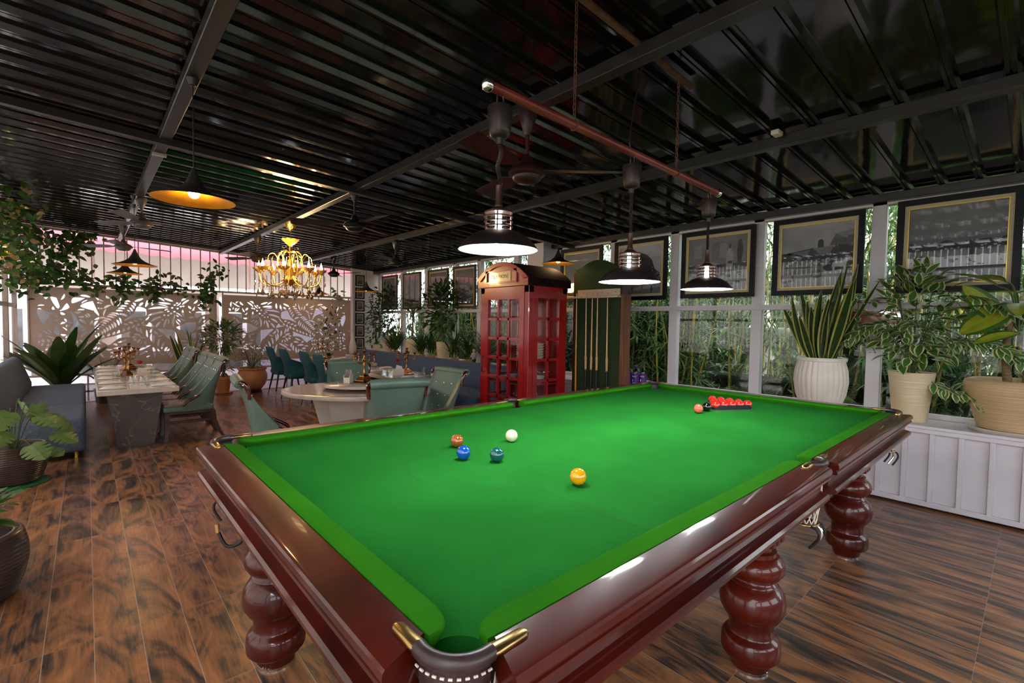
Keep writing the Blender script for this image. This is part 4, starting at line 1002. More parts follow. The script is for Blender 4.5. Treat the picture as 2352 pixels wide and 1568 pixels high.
def glazed(par_name, ln, axis, cx, half, z0, z1, cols, rows, fr_w):
    # one glazed leaf; axis 'y': spans y at x = cx (door); axis 'x': spans x at y = cx (side)
    m = MB()
    def B(a0, a1, zz0, zz1, t=.02):
        if axis == 'y': m.box(cx - t, cx + t, a0, a1, zz0, zz1)
        else: m.box(a0, a1, cx - t, cx + t, zz0, zz1)
    B(-half, -half + fr_w, z0, z1); B(half - fr_w, half, z0, z1); B(-half + fr_w, half - fr_w, z0, z0 + fr_w * 1.6); B(-half + fr_w, half - fr_w, z1 - fr_w, z1)
    a0, a1, b0, b1 = -half + fr_w, half - fr_w, z0 + fr_w * 1.6, z1 - fr_w
    for k in range(1, cols): c = a0 + (a1 - a0) * k / cols; B(c - .014, c + .014, b0, b1, .015)
    for k in range(1, rows): c = b0 + (b1 - b0) * k / rows; B(a0, a1, c - .016, c + .016, .015)
    d = m.build(par_name, KRED, ki, smooth=0)
    g = MB()
    if axis == 'y': g.add([(cx, a0, b0), (cx, a1, b0), (cx, a1, b1), (cx, a0, b1)], [[0, 1, 2, 3]])
    else: g.add([(a0, cx, b0), (a1, cx, b0), (a1, cx, b1), (a0, cx, b1)], [[0, 1, 2, 3]])
    g.build('glazing', GLASSY, d, smooth=0); return d
door = glazed('door', 'door', 'y', -hx + .012, hy - .075, .14, 1.80, 3, 6, .085)
m = MB(); m.tube([(-hx - .02, hy - .10, 1.0), (-hx - .05, hy - .10, 1.0), (-hx - .05, hy - .10, .80), (-hx - .02, hy - .10, .80)], .008, 8); m.build('door_handle', BLACK, door)
glazed('side_window', 's', 'x', -hy + .012, hx - .075, .14, 1.80, 2, 6, .07)
glazed('side_window', 's', 'x', hy - .012, hx - .075, .14, 1.80, 2, 6, .07)
for z in (.42, .68, .985):
    m = MB(); m.box(-hx + .05, hx - .02, -hy + .05, hy - .05, z, z + .015); m.build('shelf', KRED, ki, smooth=0)
kz = lambda x, y, z: (KX + KD / 2 + x, KY + KW / 2 + y, z)
# things kept on its shelves
bx0 = None
for (x, y, n) in ((-.05, -.24, 6), (.10, .02, 5)):
    for k in range(n):
        m = None
        if bx0 is None:
            mm = MB(); mm.loft([[(a * w, b * w, z) for a, b in ((1, 1), (-1, 1), (-1, -1), (1, -1))] for w, z in ((.085, 0), (.10, .028), (.094, .028), (.080, .004))]); bx0 = mm.build('takeaway_box', M('kraft_card', (.62, .50, .34), rough=.8), smooth=0); o = bx0
        else: o = bx0.copy(); C.objects.link(o)
        tag(o, ('cream card box in the stack by the side window of the red kiosk' if n == 6 else 'cream card box in the stack at the middle of the red kiosk'), 'box', 'card boxes by the kiosk window' if n == 6 else 'card boxes at the kiosk middle'); o.location = kz(x, y, 1.001 + .031 * k)
GREYP = M('grey_crockery', (.30, .31, .34), rough=.3); WHITEP = PORC
bw0 = None
for (x, y, s, mt_, lb) in ((-.10, -.18, 1.0, GREYP, 'grey bowl on the kiosk shelf, beside the door corner'), (.10, -.20, .8, WHITEP, 'white bowl on the kiosk shelf behind the side window'), (-.12, .06, .9, GREYP, 'grey bowl on the kiosk shelf at the middle of the door')):
    mm = MB(); mm.lathe([(0, 0), (.05 * s, 0), (.085 * s, .05 * s), (.10 * s, .09 * s), (.094 * s, .09 * s), (.07 * s, .04 * s), (0, .01)], 24); tag(mm.build('bowl', mt_, loc=kz(x, y, .696), smooth=60), lb, 'bowl')
mm = MB(); mm.lathe([(0, 0), (.11, 0), (.11, .05), (.04, .06), (0, .06)], 20); tag(mm.build('cooking_pan', BLACK, loc=kz(-.08, -.12, .80 - .0), smooth=50), 'black lidded pan stacked on the grey bowl in the red kiosk', 'pan')
FOIL = M('gold_foil', (.80, .50, .12), rough=.25, metal=1, bump=.5, bscale=25)
random.seed(8)
for i, (x, y, z, lb) in enumerate(((.12, -.14, .696 + .075, 'crumpled gold foil sheet above the white bowl in the red kiosk'), (.12, -.22, .436, 'crumpled gold foil packet on the lower shelf behind the side window of the kiosk'), (-.15, -.1, .436, 'gold foil strip on the lower shelf behind the kiosk door'))):
    mm = MB(); n = 7; vs = [((a / (n - 1) - .5) * .26 + random.uniform(-.02, .02), (b / (n - 1) - .5) * .2 + random.uniform(-.02, .02), random.uniform(0, .05) + .02) for a in range(n) for b in range(n)]
    mm.add(vs, [[a * n + b, a * n + b + 1, (a + 1) * n + b + 1, (a + 1) * n + b] for a in range(n - 1) for b in range(n - 1)]); tag(mm.build('gold_foil', FOIL, loc=kz(x, y, z), smooth=0), lb, 'foil')
mm = MB(); mm.rbox(-.08, .08, -.06, .06, 0, .12, .006, 1); tag(mm.build('carton', M('white_carton', (.6, .5, .42), rough=.7), loc=kz(.05, -.1, .436)), 'pale carton on the lower shelf of the red kiosk', 'carton')
mm = MB(); mm.rbox(-.1, .1, -.15, .15, 0, .04, .004, 1); tag(mm.build('folded_cloth', M('grey_cloth', (.25, .24, .25), rough=.9), loc=kz(-.12, .22, .696)), 'grey folded cloth on the kiosk shelf near the door handle', 'cloth')

# ================================================================ cue rack
TURF = M('artificial_turf', (.018, .040, .012), rough=.95, c2=(.040, .075, .018), scale=90, bump=.8, bscale=260)
TEAK = M('teak_board', (.20, .075, .028), rough=.45, c2=(.13, .045, .018), scale=4, stretch=(6, 6, .6))
PALEW = M('pale_wood', (.58, .45, .32), rough=.5, c2=(.50, .38, .26), scale=5, stretch=(4, 1, 4))
cr0 = thing('cue_rack', 'tall cue rack faced with artificial turf and an arched top beside the red kiosk', 'cue rack', (4.36, 3.15, 0))
ply = [(-.355, 0), (.355, 0), (.355, 2.13)] + [(.355 - .10 + .0 - .51 * i / 14 * 1.0, 2.15 + .085 * math.sin(PI * i / 14) ** .8) for i in range(15)] + [(-.355, 2.13)]
m = MB(); m.prism([(y, z) for y, z in ply], 0, .03); m.v = [(v[2] , v[0], v[1]) for v in m.v]; m.build('turf_panel', TURF, cr0, smooth=0)
m = MB(); m.rbox(.005, .16, -.40, -.357, 0, 1.80, .003, 1); m.build('side_board', TEAK, cr0)
m = MB(); m.rbox(.005, .16, .357, .385, 0, 2.1, .003, 1); m.build('side_board', DARKWOOD, cr0)
m = MB(); m.box(.03, .15, -.355, .355, 0, 2.1); m.build('back_frame', DARKWOOD, cr0, smooth=0)
m = MB(); m.rbox(-.015, .002, -.355, .30, 1.785, 1.865, .002, 1)
hd_ = m.build('clip_board', PALEW, cr0)
m = MB(); m.rbox(-.075, .0, -.37, .38, 1.755, 1.78, .003, 1); m.build('clip_shelf', PALEW, hd_)
for y in (-.3, -.1, .05, .2): m = MB(); m.sphere((-.017, y, 1.825), .005, 8, 6); m.build('screw', BLACK, hd_)
m = MB(); m.rbox(-.085, .0, -.36, .36, .10, .16, .004, 1); m.build('butt_shelf', DARKWOOD, cr0)
CUEW = M('cue_ash', (.55, .33, .13), rough=.3, coat=.5, c2=(.48, .27, .10), scale=4, stretch=(8, 8, .5)); CUEO = M('cue_orange', (.62, .27, .04), rough=.3, coat=.5)
for i, (yt, yb) in enumerate(((3.438, 3.423), (3.28, 3.257), (3.182, 3.177), (3.10, 3.088), (2.948, 2.932))):
    t = thing('billiard_cue', ['plain orange billiard cue standing at the kiosk end of the rack', 'black-butted billiard cue second from the kiosk in the rack', 'black-butted billiard cue at the middle of the rack', 'black-butted billiard cue fourth from the kiosk in the rack', 'black-butted billiard cue at the teak board end of the rack'][i], 'billiard cue', (4.315, yb, .1605), 0, 'cues in the rack')
    dy = yt - yb; at = lambda z: (0, dy * z / 1.55, z)
    if i == 0:
        m = MB(); m.tube([at(0), at(.2), at(1.66)], [.014, .014, .007], 12); m.build('shaft', CUEO, t)
    else:
        m = MB(); m.tube([at(0), at(.70)], [.0155, .0138], 12); bt = m.build('butt', BLACK, t)
        m = MB()
        for k in range(4):
            a = PI * k / 2; m.tube([(.0135 * math.cos(a), .0135 * math.sin(a) + dy * .4, .69), (.0122 * math.cos(a), .0122 * math.sin(a) + dy * .5, .86)], [.002, .0062], 5)
        m.tube([at(.70), at(.95), at(1.66)], [.0134, .0112, .006], 12); m.build('shaft', CUEW, t)
        m = MB(); m.tube([at(1.66), at(1.675)], [.006, .0055], 10); m.build('tip', PALEW, t)

# bottles and cloth on the sill
PUR = M('purple_label', (.060, .012, .16), rough=.35, c2=(.10, .025, .24), scale=12); PLAS = pane_mat('clear_plastic', (.88, .90, .92), .9, .03)
def make_bottle():
    t = thing('water_bottle', 'x', 'bottle', (0, 0, 0), 0, 'purple-labelled bottles on the sill')
    m = MB(); m.lathe([(0, 0), (.040, 0), (.044, .01), (.044, .150), (.046, .155), (.040, .19), (.018, .222), (.013, .228), (.013, .24), (0, .24)], 20); m.build('bottle_body', PLAS, t, smooth=60)
    m = MB(); m.lathe([(.0455, .022), (.0455, .148)], 24); m.f = m.f[:-2]; m.m = m.m[:-2]; lb = m.build('label', PUR, t, smooth=180)
    wt = M('label_white', (.85, .82, .85), rough=.5)
    text('label_lettering', 'Bailey', .022, wt, lb, (-.0465, -.004, .122), (PI / 2, 0, -PI / 2))
    m = MB(); m.box(-.0468, -.0462, -.02, .02, .040, .045); m.box(-.0468, -.0462, .012, .02, .06, .085); m.build('label_print', wt, lb, smooth=0)
    m = MB(); m.lathe([(.0150, .236), (.0150, .252), (0, .253)], 14); m.build('cap', PUR, t, smooth=40)
    return t
b0 = make_bottle()
for i, (x, y) in enumerate(((4.70, 2.88), (4.71, 2.785), (4.79, 2.73), (4.81, 2.84))):
    lb = ['purple-labelled water bottle standing next to the cue rack on the sill', 'purple-labelled water bottle in front with its name label showing', 'purple-labelled water bottle at the open end of the sill group', 'purple-labelled water bottle behind the others against the window'][i]
    if i == 0: b0.location = (x, y, .6655); b0['label'] = lb
    else: dup(b0, (x, y, .6655), [0, .12, .3, -.2][i], lb)
random.seed(3); mm = MB(); n = 12
vs = [(-.10 + .2 * a / (n - 1), -.16 + .32 * b / (n - 1), .006 + .012 * abs(math.sin(a * .9 + b * .5)) + random.uniform(0, .004)) for a in range(n) for b in range(n)]
mm.add(vs, [[a * n + b, a * n + b + 1, (a + 1) * n + b + 1, (a + 1) * n + b] for a in range(n - 1) for b in range(n - 1)])
cl = M('purple_striped_cloth', (.12, .08, .13), rough=.9); 
tag(mm.build('striped_cloth', cl, loc=(4.66, 2.62, .665), smooth=60), 'crumpled mauve cloth lying on the sill in front of the bottles', 'cloth')

# ================================================================ framed photographs
FRAME = M('black_picture_frame', (.005, .005, .006), rough=.4, spec=.2); FRAMEB = M('dark_brown_picture_frame', (.035, .018, .015), rough=.35); MAT = M('beige_mount', (.46, .38, .25), rough=.7); GILT = M('gilt_line', (.75, .50, .06), rough=.35, metal=.6)
def grey(v, n=None):
    v = min(.5, v * 1.45)
    return M('print_grey_%d' % int(v * 1000), (v, v, v * 1.05), rough=.6, coat=1.0, coatr=.015, c2=(v * .72, v * .72, v * .78), scale=5)
def picture(label, yc, zc_, w, h, art, x=4.93, fr=FRAME, fw=.05, mw=.03, face='x', group='framed photographs hung against the windows'):
    # art: list of (polygon in 0..1 coords, grey value)
    t = thing('framed_photograph', label, 'framed photograph', (x, yc, zc_), 0 if face == 'x' else PI / 2, group)
    W, H = w / 2, h / 2
    def ringbox(m, W, H, k, d0, d1):
        m.box(d0, d1, -W, W, H - k, H); m.box(d0, d1, -W, W, -H, -H + k); m.box(d0, d1, -W, -W + k, -H + k, H - k); m.box(d0, d1, W - k, W, -H + k, H - k)
    m = MB(); ringbox(m, W, H, fw, -.03, .0); m.box(-.004, 0, -W + fw, W - fw, -H + fw, H - fw); m.build('frame', fr, t, smooth=0)
    m = MB(); ringbox(m, W - fw, H - fw, mw, -.016, -.008); mt_ = m.build('mount', MAT, t, smooth=0)
    m = MB(); ringbox(m, W - fw - mw + .003, H - fw - mw + .003, .005, -.019, -.0085); m.build('gilt_line', GILT, mt_, smooth=0)
    iw, ih = W - fw - mw, H - fw - mw; m = MB(); mats = []; d = -.0085
    for i, (poly, v) in enumerate(art):
        g = grey(v)
        if g not in mats: mats.append(g)
        dd = d - .00012 * i - .0004 * (i > 0)
        m.add([(dd, iw * (1 - 2 * p[0]), ih * (2 * p[1] - 1)) for p in poly], [list(range(len(poly)))], mats.index(g))
    m.build('print', mats, t, smooth=0); return t
full = [(0, 0), (1, 0), (1, 1), (0, 1)]
def ridge(y0, amp, seed, y1=0, n=26):
    random.seed(seed); return [(0, y1), (1, y1)] + [(1 - i / n, min(.99, y0 + random.uniform(-amp, amp))) for i in range(n + 1)]
def rect(x0, x1, y0, y1): return [(x0, y0), (x1, y0), (x1, y1), (x0, y1)]
def specks(n, seed, x0, x1, y0, y1, v, s=.02):
    random.seed(seed); o = []
    for _ in range(n):
        x, y = random.uniform(x0, x1), random.uniform(y0, y1); a = random.uniform(.4, 1) * s; o.append((rect(x, min(1, x + a * 1.6), y, min(1, y + a)), v))
    return o
def horse(cx, cy, s, v, f=1):
    b = [(-.10, 0), (-.09, -.09), (-.075, -.09), (-.07, -.01), (.03, -.01), (.04, -.09), (.055, -.09), (.06, .0), (.075, .05), (.115, .06), (.12, .085), (.085, .10), (.06, .09), (.03, .055), (-.07, .055), (-.10, .04), (-.115, -.03)]
    return (([(cx + f * s * x, cy + s * 1.2 * y) for x, y in b])[::f], v)
def figure_(cx, cy, s, v): return ([(cx - .02 * s, cy), (cx + .02 * s, cy), (cx + .03 * s, cy + .10 * s), (cx + .015 * s, cy + .12 * s), (cx + .018 * s, cy + .16 * s), (cx - .018 * s, cy + .16 * s), (cx - .015 * s, cy + .12 * s), (cx - .03 * s, cy + .10 * s)], v)
art_town = [(full, .10), (ridge(.58, .015, 1), .075), (ridge(.52, .03, 2), .012)] + specks(40, 5, .02, .95, .40, .52, .22, .022) + [(ridge(.34, .01, 9), .30), (rect(0, 1, .17, .20), .03)] + [(rect(0, 1, 0, .17), .09), (rect(.28, .52, 0, .15), .28), (rect(.0, .2, .02, .14), .16), ([(.55, .04), (.78, .04), (.70, .12), (.67, .15), (.64, .12)], .36), (rect(.8, 1, 0, .16), .12)] + specks(26, 11, .02, .96, .2, .33, .06, .03)
art_house = [(full, .19), ([(0, .12), (1, .22), (1, .72), (.86, .72), (.78, .62), (.70, .60), (.48, .58), (.44, .62), (.05, .56), (0, .56)], .020), ([(.05, .56), (.30, .58), (.42, .60), (.36, .48), (.24, .47), (.12, .57)], .085), ([(.46, .62), (.62, .63), (.74, .63), (.68, .50), (.56, .49)], .11), ([(.52, .62), (.60, .62), (.60, .72), (.575, .75), (.545, .75), (.52, .72)], .025), ([(.68, .64), (.76, .82), (1, .86), (1, .64)], .06), ([(.76, .82), (1, .85), (1, .78), (.86, .76)], .12), ([(.09, .46), (.17, .58), (.25, .46)], .03), ([(.36, .48), (.45, .63), (.55, .49)], .028), ([(.68, .50), (.77, .65), (.84, .52)], .03)]
art_house += specks(40, 21, .05, .92, .34, .46, .20, .03) + [([(0, 0), (1, 0), (1, .27), (.5, .22), (0, .19)], .17), horse(.12, .24, 1.3, .05), horse(.50, .27, 1.0, .07, -1), horse(.84, .31, 1.1, .26), ([(.02, .06), (.22, .10), (.2, .13), (.02, .10)], .06), ([(.48, .12), (.60, .16), (.58, .19), (.46, .15)], .06)]
art_room = [(full, .12), (rect(.10, .24, .62, .86), .17), (rect(.42, .60, .55, .9), .10), (rect(.55, .66, .60, .86), .15), ([(0, .28), (.5, .33), (1, .36), (1, .52), (.4, .47), (0, .5)], .045), ([(.66, .38), (.76, .38), (.78, .66), (.74, .74), (.74, .82), (.69, .82), (.69, .74), (.65, .66)], .20), (rect(.695, .735, .76, .84), .04), ([(.84, .5), (.90, .5), (.93, .72), (.90, .9), (.85, .9), (.83, .72)], .03), ([(0, 0), (1, 0), (1, .36), (.6, .33), (.55, .2), (0, .22)], .20)] + specks(40, 33, .02, .9, .04, .5, .03, .05) + specks(24, 34, .02, .5, .2, .5, .18, .05)
art_tree = [(full, .22), (rect(0, 1, .75, 1), .27), ([(.0, .25), (.98, .25), (.95, .42), (.84, .50), (.78, .68), (.66, .80), (.48, .86), (.3, .84), (.1, .78), (0, .7)], .012), ([(0, 0), (1, 0), (1, .25), (.5, .18), (0, .22)], .09), ([(.2, .06), (1, .14), (1, .22), (.5, .16)], .16), figure_(.32, .06, .8, .02), figure_(.78, .02, .9, .015), figure_(.55, .10, .5, .02)] + specks(18, 41, .75, .97, .28, .55, .2, .02)
art_faint = [(full, .17), (ridge(.3, .05, 44), .10), (ridge(.18, .03, 45), .05)]
picture('large framed hillside town photograph hung above the variegated plant, biggest of the row', -.085, 2.145, .76, .80, art_town)
picture('framed old photograph of gabled houses and horses hung above the snake plant', .915, 2.14, .78, .77, art_house)
picture('framed old photograph of figures in a room, behind the window end billiard lamp', 1.90, 2.14, .84, .77, art_room)
picture('framed old photograph of a large dark tree, beside the cue rack', 2.90, 2.14, .78, .78, art_tree)
picture('framed pale photograph partly hidden behind the arched cue rack top', 3.88, 2.14, .77, .78, art_faint)
art_s = lambda s: [(full, .10), (ridge(.45, .06, s), .05), (ridge(.28, .05, s + 1), .03)] + specks(14, s, .1, .8, .1, .5, .018, .05) + specks(8, s + 3, .1, .8, .05, .2, .12, .05)
art_mast = [(full, .09), (rect(.24, .27, .2, .75), .03), (rect(.62, .66, .2, .78), .03), (ridge(.22, .02, 60), .04)] + specks(12, 61, .2, .7, .25, .7, .035, .05)
art_spire = [(full, .07), ([(.58, .1), (.74, .1), (.74, .45), (.66, .85), (.58, .45)], .022)]
for i, (y, w, a, lb) in enumerate(((6.72, .72, art_s(71), 'framed dark photograph on the window wall, next to the red kiosk'), (7.62, .74, art_s(81), 'framed dark photograph on the window wall, second from the red kiosk'),
                                   (8.66, .76, art_mast, 'framed dark photograph on the window wall, third from the red kiosk'), (9.68, .74, art_mast, 'framed dark photograph with two thin masts, fourth from the red kiosk'), )):
    picture(lb, y, 2.09, w, .80, a, fr=FRAMEB, mw=.025, fw=.04)
for k in range(7):
    zz = 2.39 - .305 * k
    if zz < .5: break
    picture('small framed photograph in the corner column, %s from the top' % ['topmost' if k == 0 else ['', 'second', 'third', 'fourth', 'fifth', 'sixth', 'seventh'][k]][0] if k else 'small framed photograph at the very top of the corner column', 4.545, zz, .225, .265, art_s(100 + k), x=4.545, fw=.025, mw=.018, face='y', group='small framed photographs in the corner column')
for o in [o for o in C.objects if o.get('group') == 'small framed photographs in the corner column']: o.location = (4.545, 10.495, o.location.z)
# wooden board over the sill
wb = thing('wooden_board', 'reddish wooden board with a dark rail above it, hung behind the variegated plant', 'board', (4.93, .42, 1.50))
m = MB(); m.rbox(-.03, .0, -.20, .24, -.02, .09, .004, 1); m.build('plank', M('orange_red_plank', (.26, .055, .012), rough=.35, coat=.5, c2=(.12, .03, .012), scale=4, stretch=(1, 1, 8)), wb)
m = MB(); m.rbox(-.03, .0, -.16, .20, .165, .195, .004, 1); m.rbox(-.03, .0, .17, .20, .09, .165, .003, 1); m.rbox(-.03, .0, -.16, -.13, .09, .165, .003, 1); m.build('top_rail', DARKWOOD, wb)

# ================================================================ pendants, chandelier, fans
PBLK = M('black_pendant_enamel', (.022, .019, .018), rough=.4); PGOLD = M('gold_leaf_lining', (.90, .42, .03), rough=.35, metal=.75, c2=(.80, .33, .02), scale=20)
WARM = M('warm_bulb', (1, .8, .5), emis=80, ecol=(1.0, .72, .38))
def make_pendant(drop):
    t = thing('pendant_lamp', 'x', 'pendant lamp', (0, 0, 0), 0, 'black flared pendant lamps')
    m = MB(); m.lathe([(.010, .185), (.014, .17), (.024, .145), (.036, .115), (.056, .080), (.095, .048), (.150, .022), (.208, .004), (.212, .0)], 40); m.f = m.f[:-1]; m.m = m.m[:-1]; m.build('shade', PBLK, t, smooth=70)
    m = MB(); m.lathe([(.211, -.0008), (.205, .002), (.148, .018), (.094, .042), (.054, .072), (.034, .10), (.0, .12)], 40); m.f = [f for f in m.f if len(f) == 4]; m.m = [0] * len(m.f); m.build('lining', PGOLD, t, smooth=70)
    m = MB(); m.sphere((0, 0, .045), .030, 16, 12, sc=(1, 1, 1.15)); m.build('bulb', WARM, t, smooth=180)
    m = MB(); m.lathe([(.016, .075), (.016, .11), (0, .11)], 12); m.build('socket', BRASS, t)
    return t
pp0 = make_pendant(1); first_p = True
for x, y, z, lb in ((.07, 2.756, 2.115, 'large-looking black pendant lamp with gold lining hung from the steel beam over the walkway'), (.018, 6.424, 2.02, 'black pendant lamp over the long marble table, the larger-looking of the two'), (.022, 8.402, 2.055, 'black pendant lamp over the long marble table, closer to the leaf screen'),
                    (3.385, 9.972, 1.985, 'black pendant lamp in front of the leaf screen by the corner'), (3.461, 7.796, 1.965, 'black pendant lamp in front of the small corner photographs'), (4.21, 3.68, 2.215, 'black pendant lamp above the red telephone kiosk')):
    if first_p: o = pp0; o.location = (x, y, z); o['label'] = lb; first_p = False
    else: o = dup(pp0, (x, y, z), 0, lb)
    top = zc(x) - z - (.10 if abs(x - .07) < .06 else .0)
    m = MB(); m.tube([(0, 0, .18), (0, 0, top - .03)], .0035, 6); m.lathe([(0, top - .045), (.02, top - .04), (.035, top - .004), (0, top)], 12); c_o = m.build('cord', BLACK, o)

CRY = M('amber_crystal', (.75, .40, .08), rough=.05, trans=.75, ior=1.5, c2=(.85, .5, .15), scale=20)
CRYC = M('smoky_crystal', (.55, .40, .28), rough=.04, trans=.85, ior=1.5)
FLAME = M('candle_bulb_glow', (1, .8, .5), emis=45, ecol=(1.0, .70, .30))
ch = thing('crystal_chandelier', 'gold crystal chandelier with lit candle bulbs hanging from the steel beam', 'chandelier', (1.715, 6.419, 0))
m = MB(); m.lathe([(.0, 2.745), (.075, 2.745), (.08, 2.735), (.05, 2.69), (.02, 2.665), (.018, 2.65), (0, 2.65)], 20); m.build('canopy', GOLD, ch, smooth=50)
m = MB(); m.tube([(0, 0, 2.65), (0, 0, 2.53)], .006, 8); m.lathe([(.012, 2.55), (.02, 2.52), (.012, 2.49), (.022, 2.40), (.015, 2.30), (.03, 2.20), (.02, 2.10), (.045, 2.02), (.09, 1.975), (.05, 1.92), (.015, 1.90), (0, 1.88)], 18); m.build('stem', GOLD, ch, smooth=60)
def petal_bowl(c, r, z, n, mat, par, nm, h=.06):
    m = MB()
    for k in range(n):
        a = 2 * PI * k / n; d = (math.cos(a) * .9, math.sin(a) * .9, .65); m.leaf((c[0] + math.cos(a) * r * .15, c[1] + math.sin(a) * r * .15, z), d, (-math.cos(a) * .8, -math.sin(a) * .8, .75), r * 1.45, r * 1.15, -.12, 5, peak=.7, fold=.25)
    return m.build(nm, mat, par, smooth=80)
AMB = M('amber_glass_petal', (.80, .36, .04), rough=.12, trans=.55, c2=(.85, .46, .08), scale=14)
petal_bowl((0, 0), .10, 2.44, 9, AMB, ch, 'crown', .08); petal_bowl((0, 0), .13, 2.02, 9, AMB, ch, 'bowl')
m = MB()
for k in range(10):
    a = 2 * PI * k / 10; m.tube(bez([(.03 * math.cos(a), .03 * math.sin(a), 2.36), (.10 * math.cos(a), .10 * math.sin(a), 2.37), (.155 * math.cos(a), .155 * math.sin(a), 2.30), (.16 * math.cos(a), .16 * math.sin(a), 2.15), (.12 * math.cos(a), .12 * math.sin(a), 1.98)], 5), .006, 6)
m.build('cage', GOLD, ch)
def drop(m, x, y, z, n, big):
    for i in range(n): m.sphere((x, y, z - .02 * i), .0085, 8, 6)
    zb = z - .02 * n - (.04 if big else .028)
    m.lathe([(.001, .044), (.018, .012), (.030, -.014), (.022, -.036), (.001, -.048)] if big else [(.001, .032), (.013, .006), (.013, -.012), (.001, -.04)], 10, (x, y, zb))
random.seed(12)
for k in range(8):
    a = 2 * PI * k / 8 + .3; ca, sa = math.cos(a), math.sin(a); R2 = .40
    P = lambda r, z: (r * ca, r * sa, z)
    m = MB(); pts = bez([P(.05, 2.02), P(.13, 1.93), P(.25, 1.88), P(.36, 1.93), P(R2, 2.06)], 6); m.tube(pts, .0085, 8); m.lathe([(.0, 2.05), (.028, 2.055), (.03, 2.062), (.012, 2.07), (.011, 2.115), (0, 2.115)], 12, (R2 * ca, R2 * sa, 0)); ar = m.build('arm', GOLD, ch, smooth=60)
    petal_bowl((R2 * ca, R2 * sa), .070, 2.058, 8, AMB, ar, 'cup')
    m = MB(); m.lathe([(.0, 2.112), (.012, 2.115), (.020, 2.145), (.014, 2.175), (.003, 2.205), (.001, 2.225)], 12, (R2 * ca, R2 * sa, 0)); m.build('candle_bulb', FLAME, ar, smooth=180)
    m = MB(); m = None
    for r_, z_, n_, b_ in ((R2 * 1.12, 2.03, 4, False), (R2, 2.03, 9 + k % 3, True), (R2 * .86, 2.03, 6, False), (.27, 1.87, 3 + k % 2, True), (.12, 1.96, 6, True)): m = MB(); drop(m, r_ * ca, r_ * sa, z_, n_, b_); m.build('crystal_drop', CRYC, ar if r_ > .3 else ch, smooth=30)
    a2 = a + PI / 8; m = MB(); c2, s2 = math.cos(a2), math.sin(a2)
    m.tube(bez([(.14 * c2, .14 * s2, 2.20), (.20 * c2, .20 * s2, 2.32), (.27 * c2, .27 * s2, 2.30), (.285 * c2, .285 * s2, 2.22)], 5), .005, 6); sc_ = m.build('scroll', GOLD, ch)
    m = MB(); drop(m, .285 * c2, .285 * s2, 2.22, 2, True)
    for i in range(14): t_ = i / 13; m.sphere(((.10 + .18 * t_) * c2, (.10 + .18 * t_) * s2, 2.42 - .35 * t_ - .12 * math.sin(PI * t_)), .006, 6, 5)
    m.build('crystal_strand', CRY, sc_, smooth=30)
for dx, dy in ((.2, .2), (-.2, -.2)): lamp('chandelier_light', (dx, dy, 2.24), 24, (1.0, .66, .30), .12, ch)

FANB = M('black_fan_enamel', (.012, .011, .012), rough=.3); FANR = M('dark_red_fan_enamel', (.030, .007, .007), rough=.35)
def fan(x, y, zt, zm, label, mat, rot, nblades=3, R=.62, grey_=False):
    t = thing('ceiling_fan', label, 'ceiling fan', (x, y, 0), rot, 'ceiling fans')
    zm += .03
    m = MB(); m.lathe([(.0, zt), (.055, zt), (.058, zt - .01), (.03, zt - .10), (.016, zt - .13), (0, zt - .13)], 18); m.build('canopy', mat, t, smooth=50)
    m = MB(); m.tube([(0, 0, zt - .12), (0, 0, zm + .10)], .011, 10); m.lathe([(.012, zm + .14), (.03, zm + .12), (.05, zm + .06), (0, zm + .06)], 16); m.build('downrod', mat, t)
    m = MB(); m.lathe([(.0, zm + .08), (.06, zm + .075), (.10, zm + .05), (.115, zm + .03), (.115, zm + .012), (.09, zm + .0), (.088, zm - .015), (.06, zm - .035), (0, zm - .04)], 28); m.build('motor', mat, t, smooth=50)
    for k in range(nblades):
        a = 2 * PI * k / nblades; ca, sa = math.cos(a), math.sin(a)
        m = MB(); rings = []
        for r, w, tw in ((.10, .022, 0), (.17, .025, .05), (.20, .055, .15), (.30, .062, .2), (R, .068, .22), (R + .01, .06, .22)):
            rings.append([(r * ca - s * w * sa * math.cos(tw), r * sa + s * w * ca * math.cos(tw), zm + .035 + s * w * math.sin(tw) + dz) for s, dz in ((-1, 0), (1, 0), (1, .004), (-1, .004))])
        m.loft(rings); m.build('blade', mat, t, smooth=30)
    return t
zf = lambda x: zc(x) - .033
fan(1.66, 1.61, zf(1.66) - .068, 2.315, 'dark red ceiling fan above the far side of the snooker table', FANR, 1.35)
fan(1.705, 4.277, zf(1.7) - .0, 2.37, 'black ceiling fan between the chandelier and the kiosk', FANB, .55)
PALEF = M('pale_grey_fan', (.085, .075, .07), rough=.35)
fan(.09, 6.49, zf(.09) - .068, 2.47, 'grey ceiling fan on the beam over the long table, larger-looking', PALEF, .1)
fan(.035, 8.93, zf(.03) - .068, 2.45, 'grey ceiling fan on the beam over the long table, closer to the leaf screen', PALEF, .25)
fan(1.655, 7.863, zf(1.655) - .068, 2.34, 'dark gold ceiling fan just behind the chandelier', M('dark_bronze_fan', (.05, .032, .015), rough=.35, metal=.4), 2.1)
fan(3.40, 9.185, zf(3.4) - .0, 2.32, 'black ceiling fan near the back corner of the window wall', FANB, 1.0)
fan(3.17, 6.137, zf(3.17) - .068, 2.29, 'black ceiling fan in front of the window photographs behind the kiosk', FANB, 1.7)
sn = MB(); sn.rbox(-.04, .04, -.025, .025, -.03, 0, .004, 1); tag(sn.build('ceiling_sensor', M('off_white_plastic', (.6, .58, .5), rough=.5), loc=(3.02, .64, zc(3.02) - .034)), 'small off-white fitting stuck under the ceiling by a beam', 'sensor')
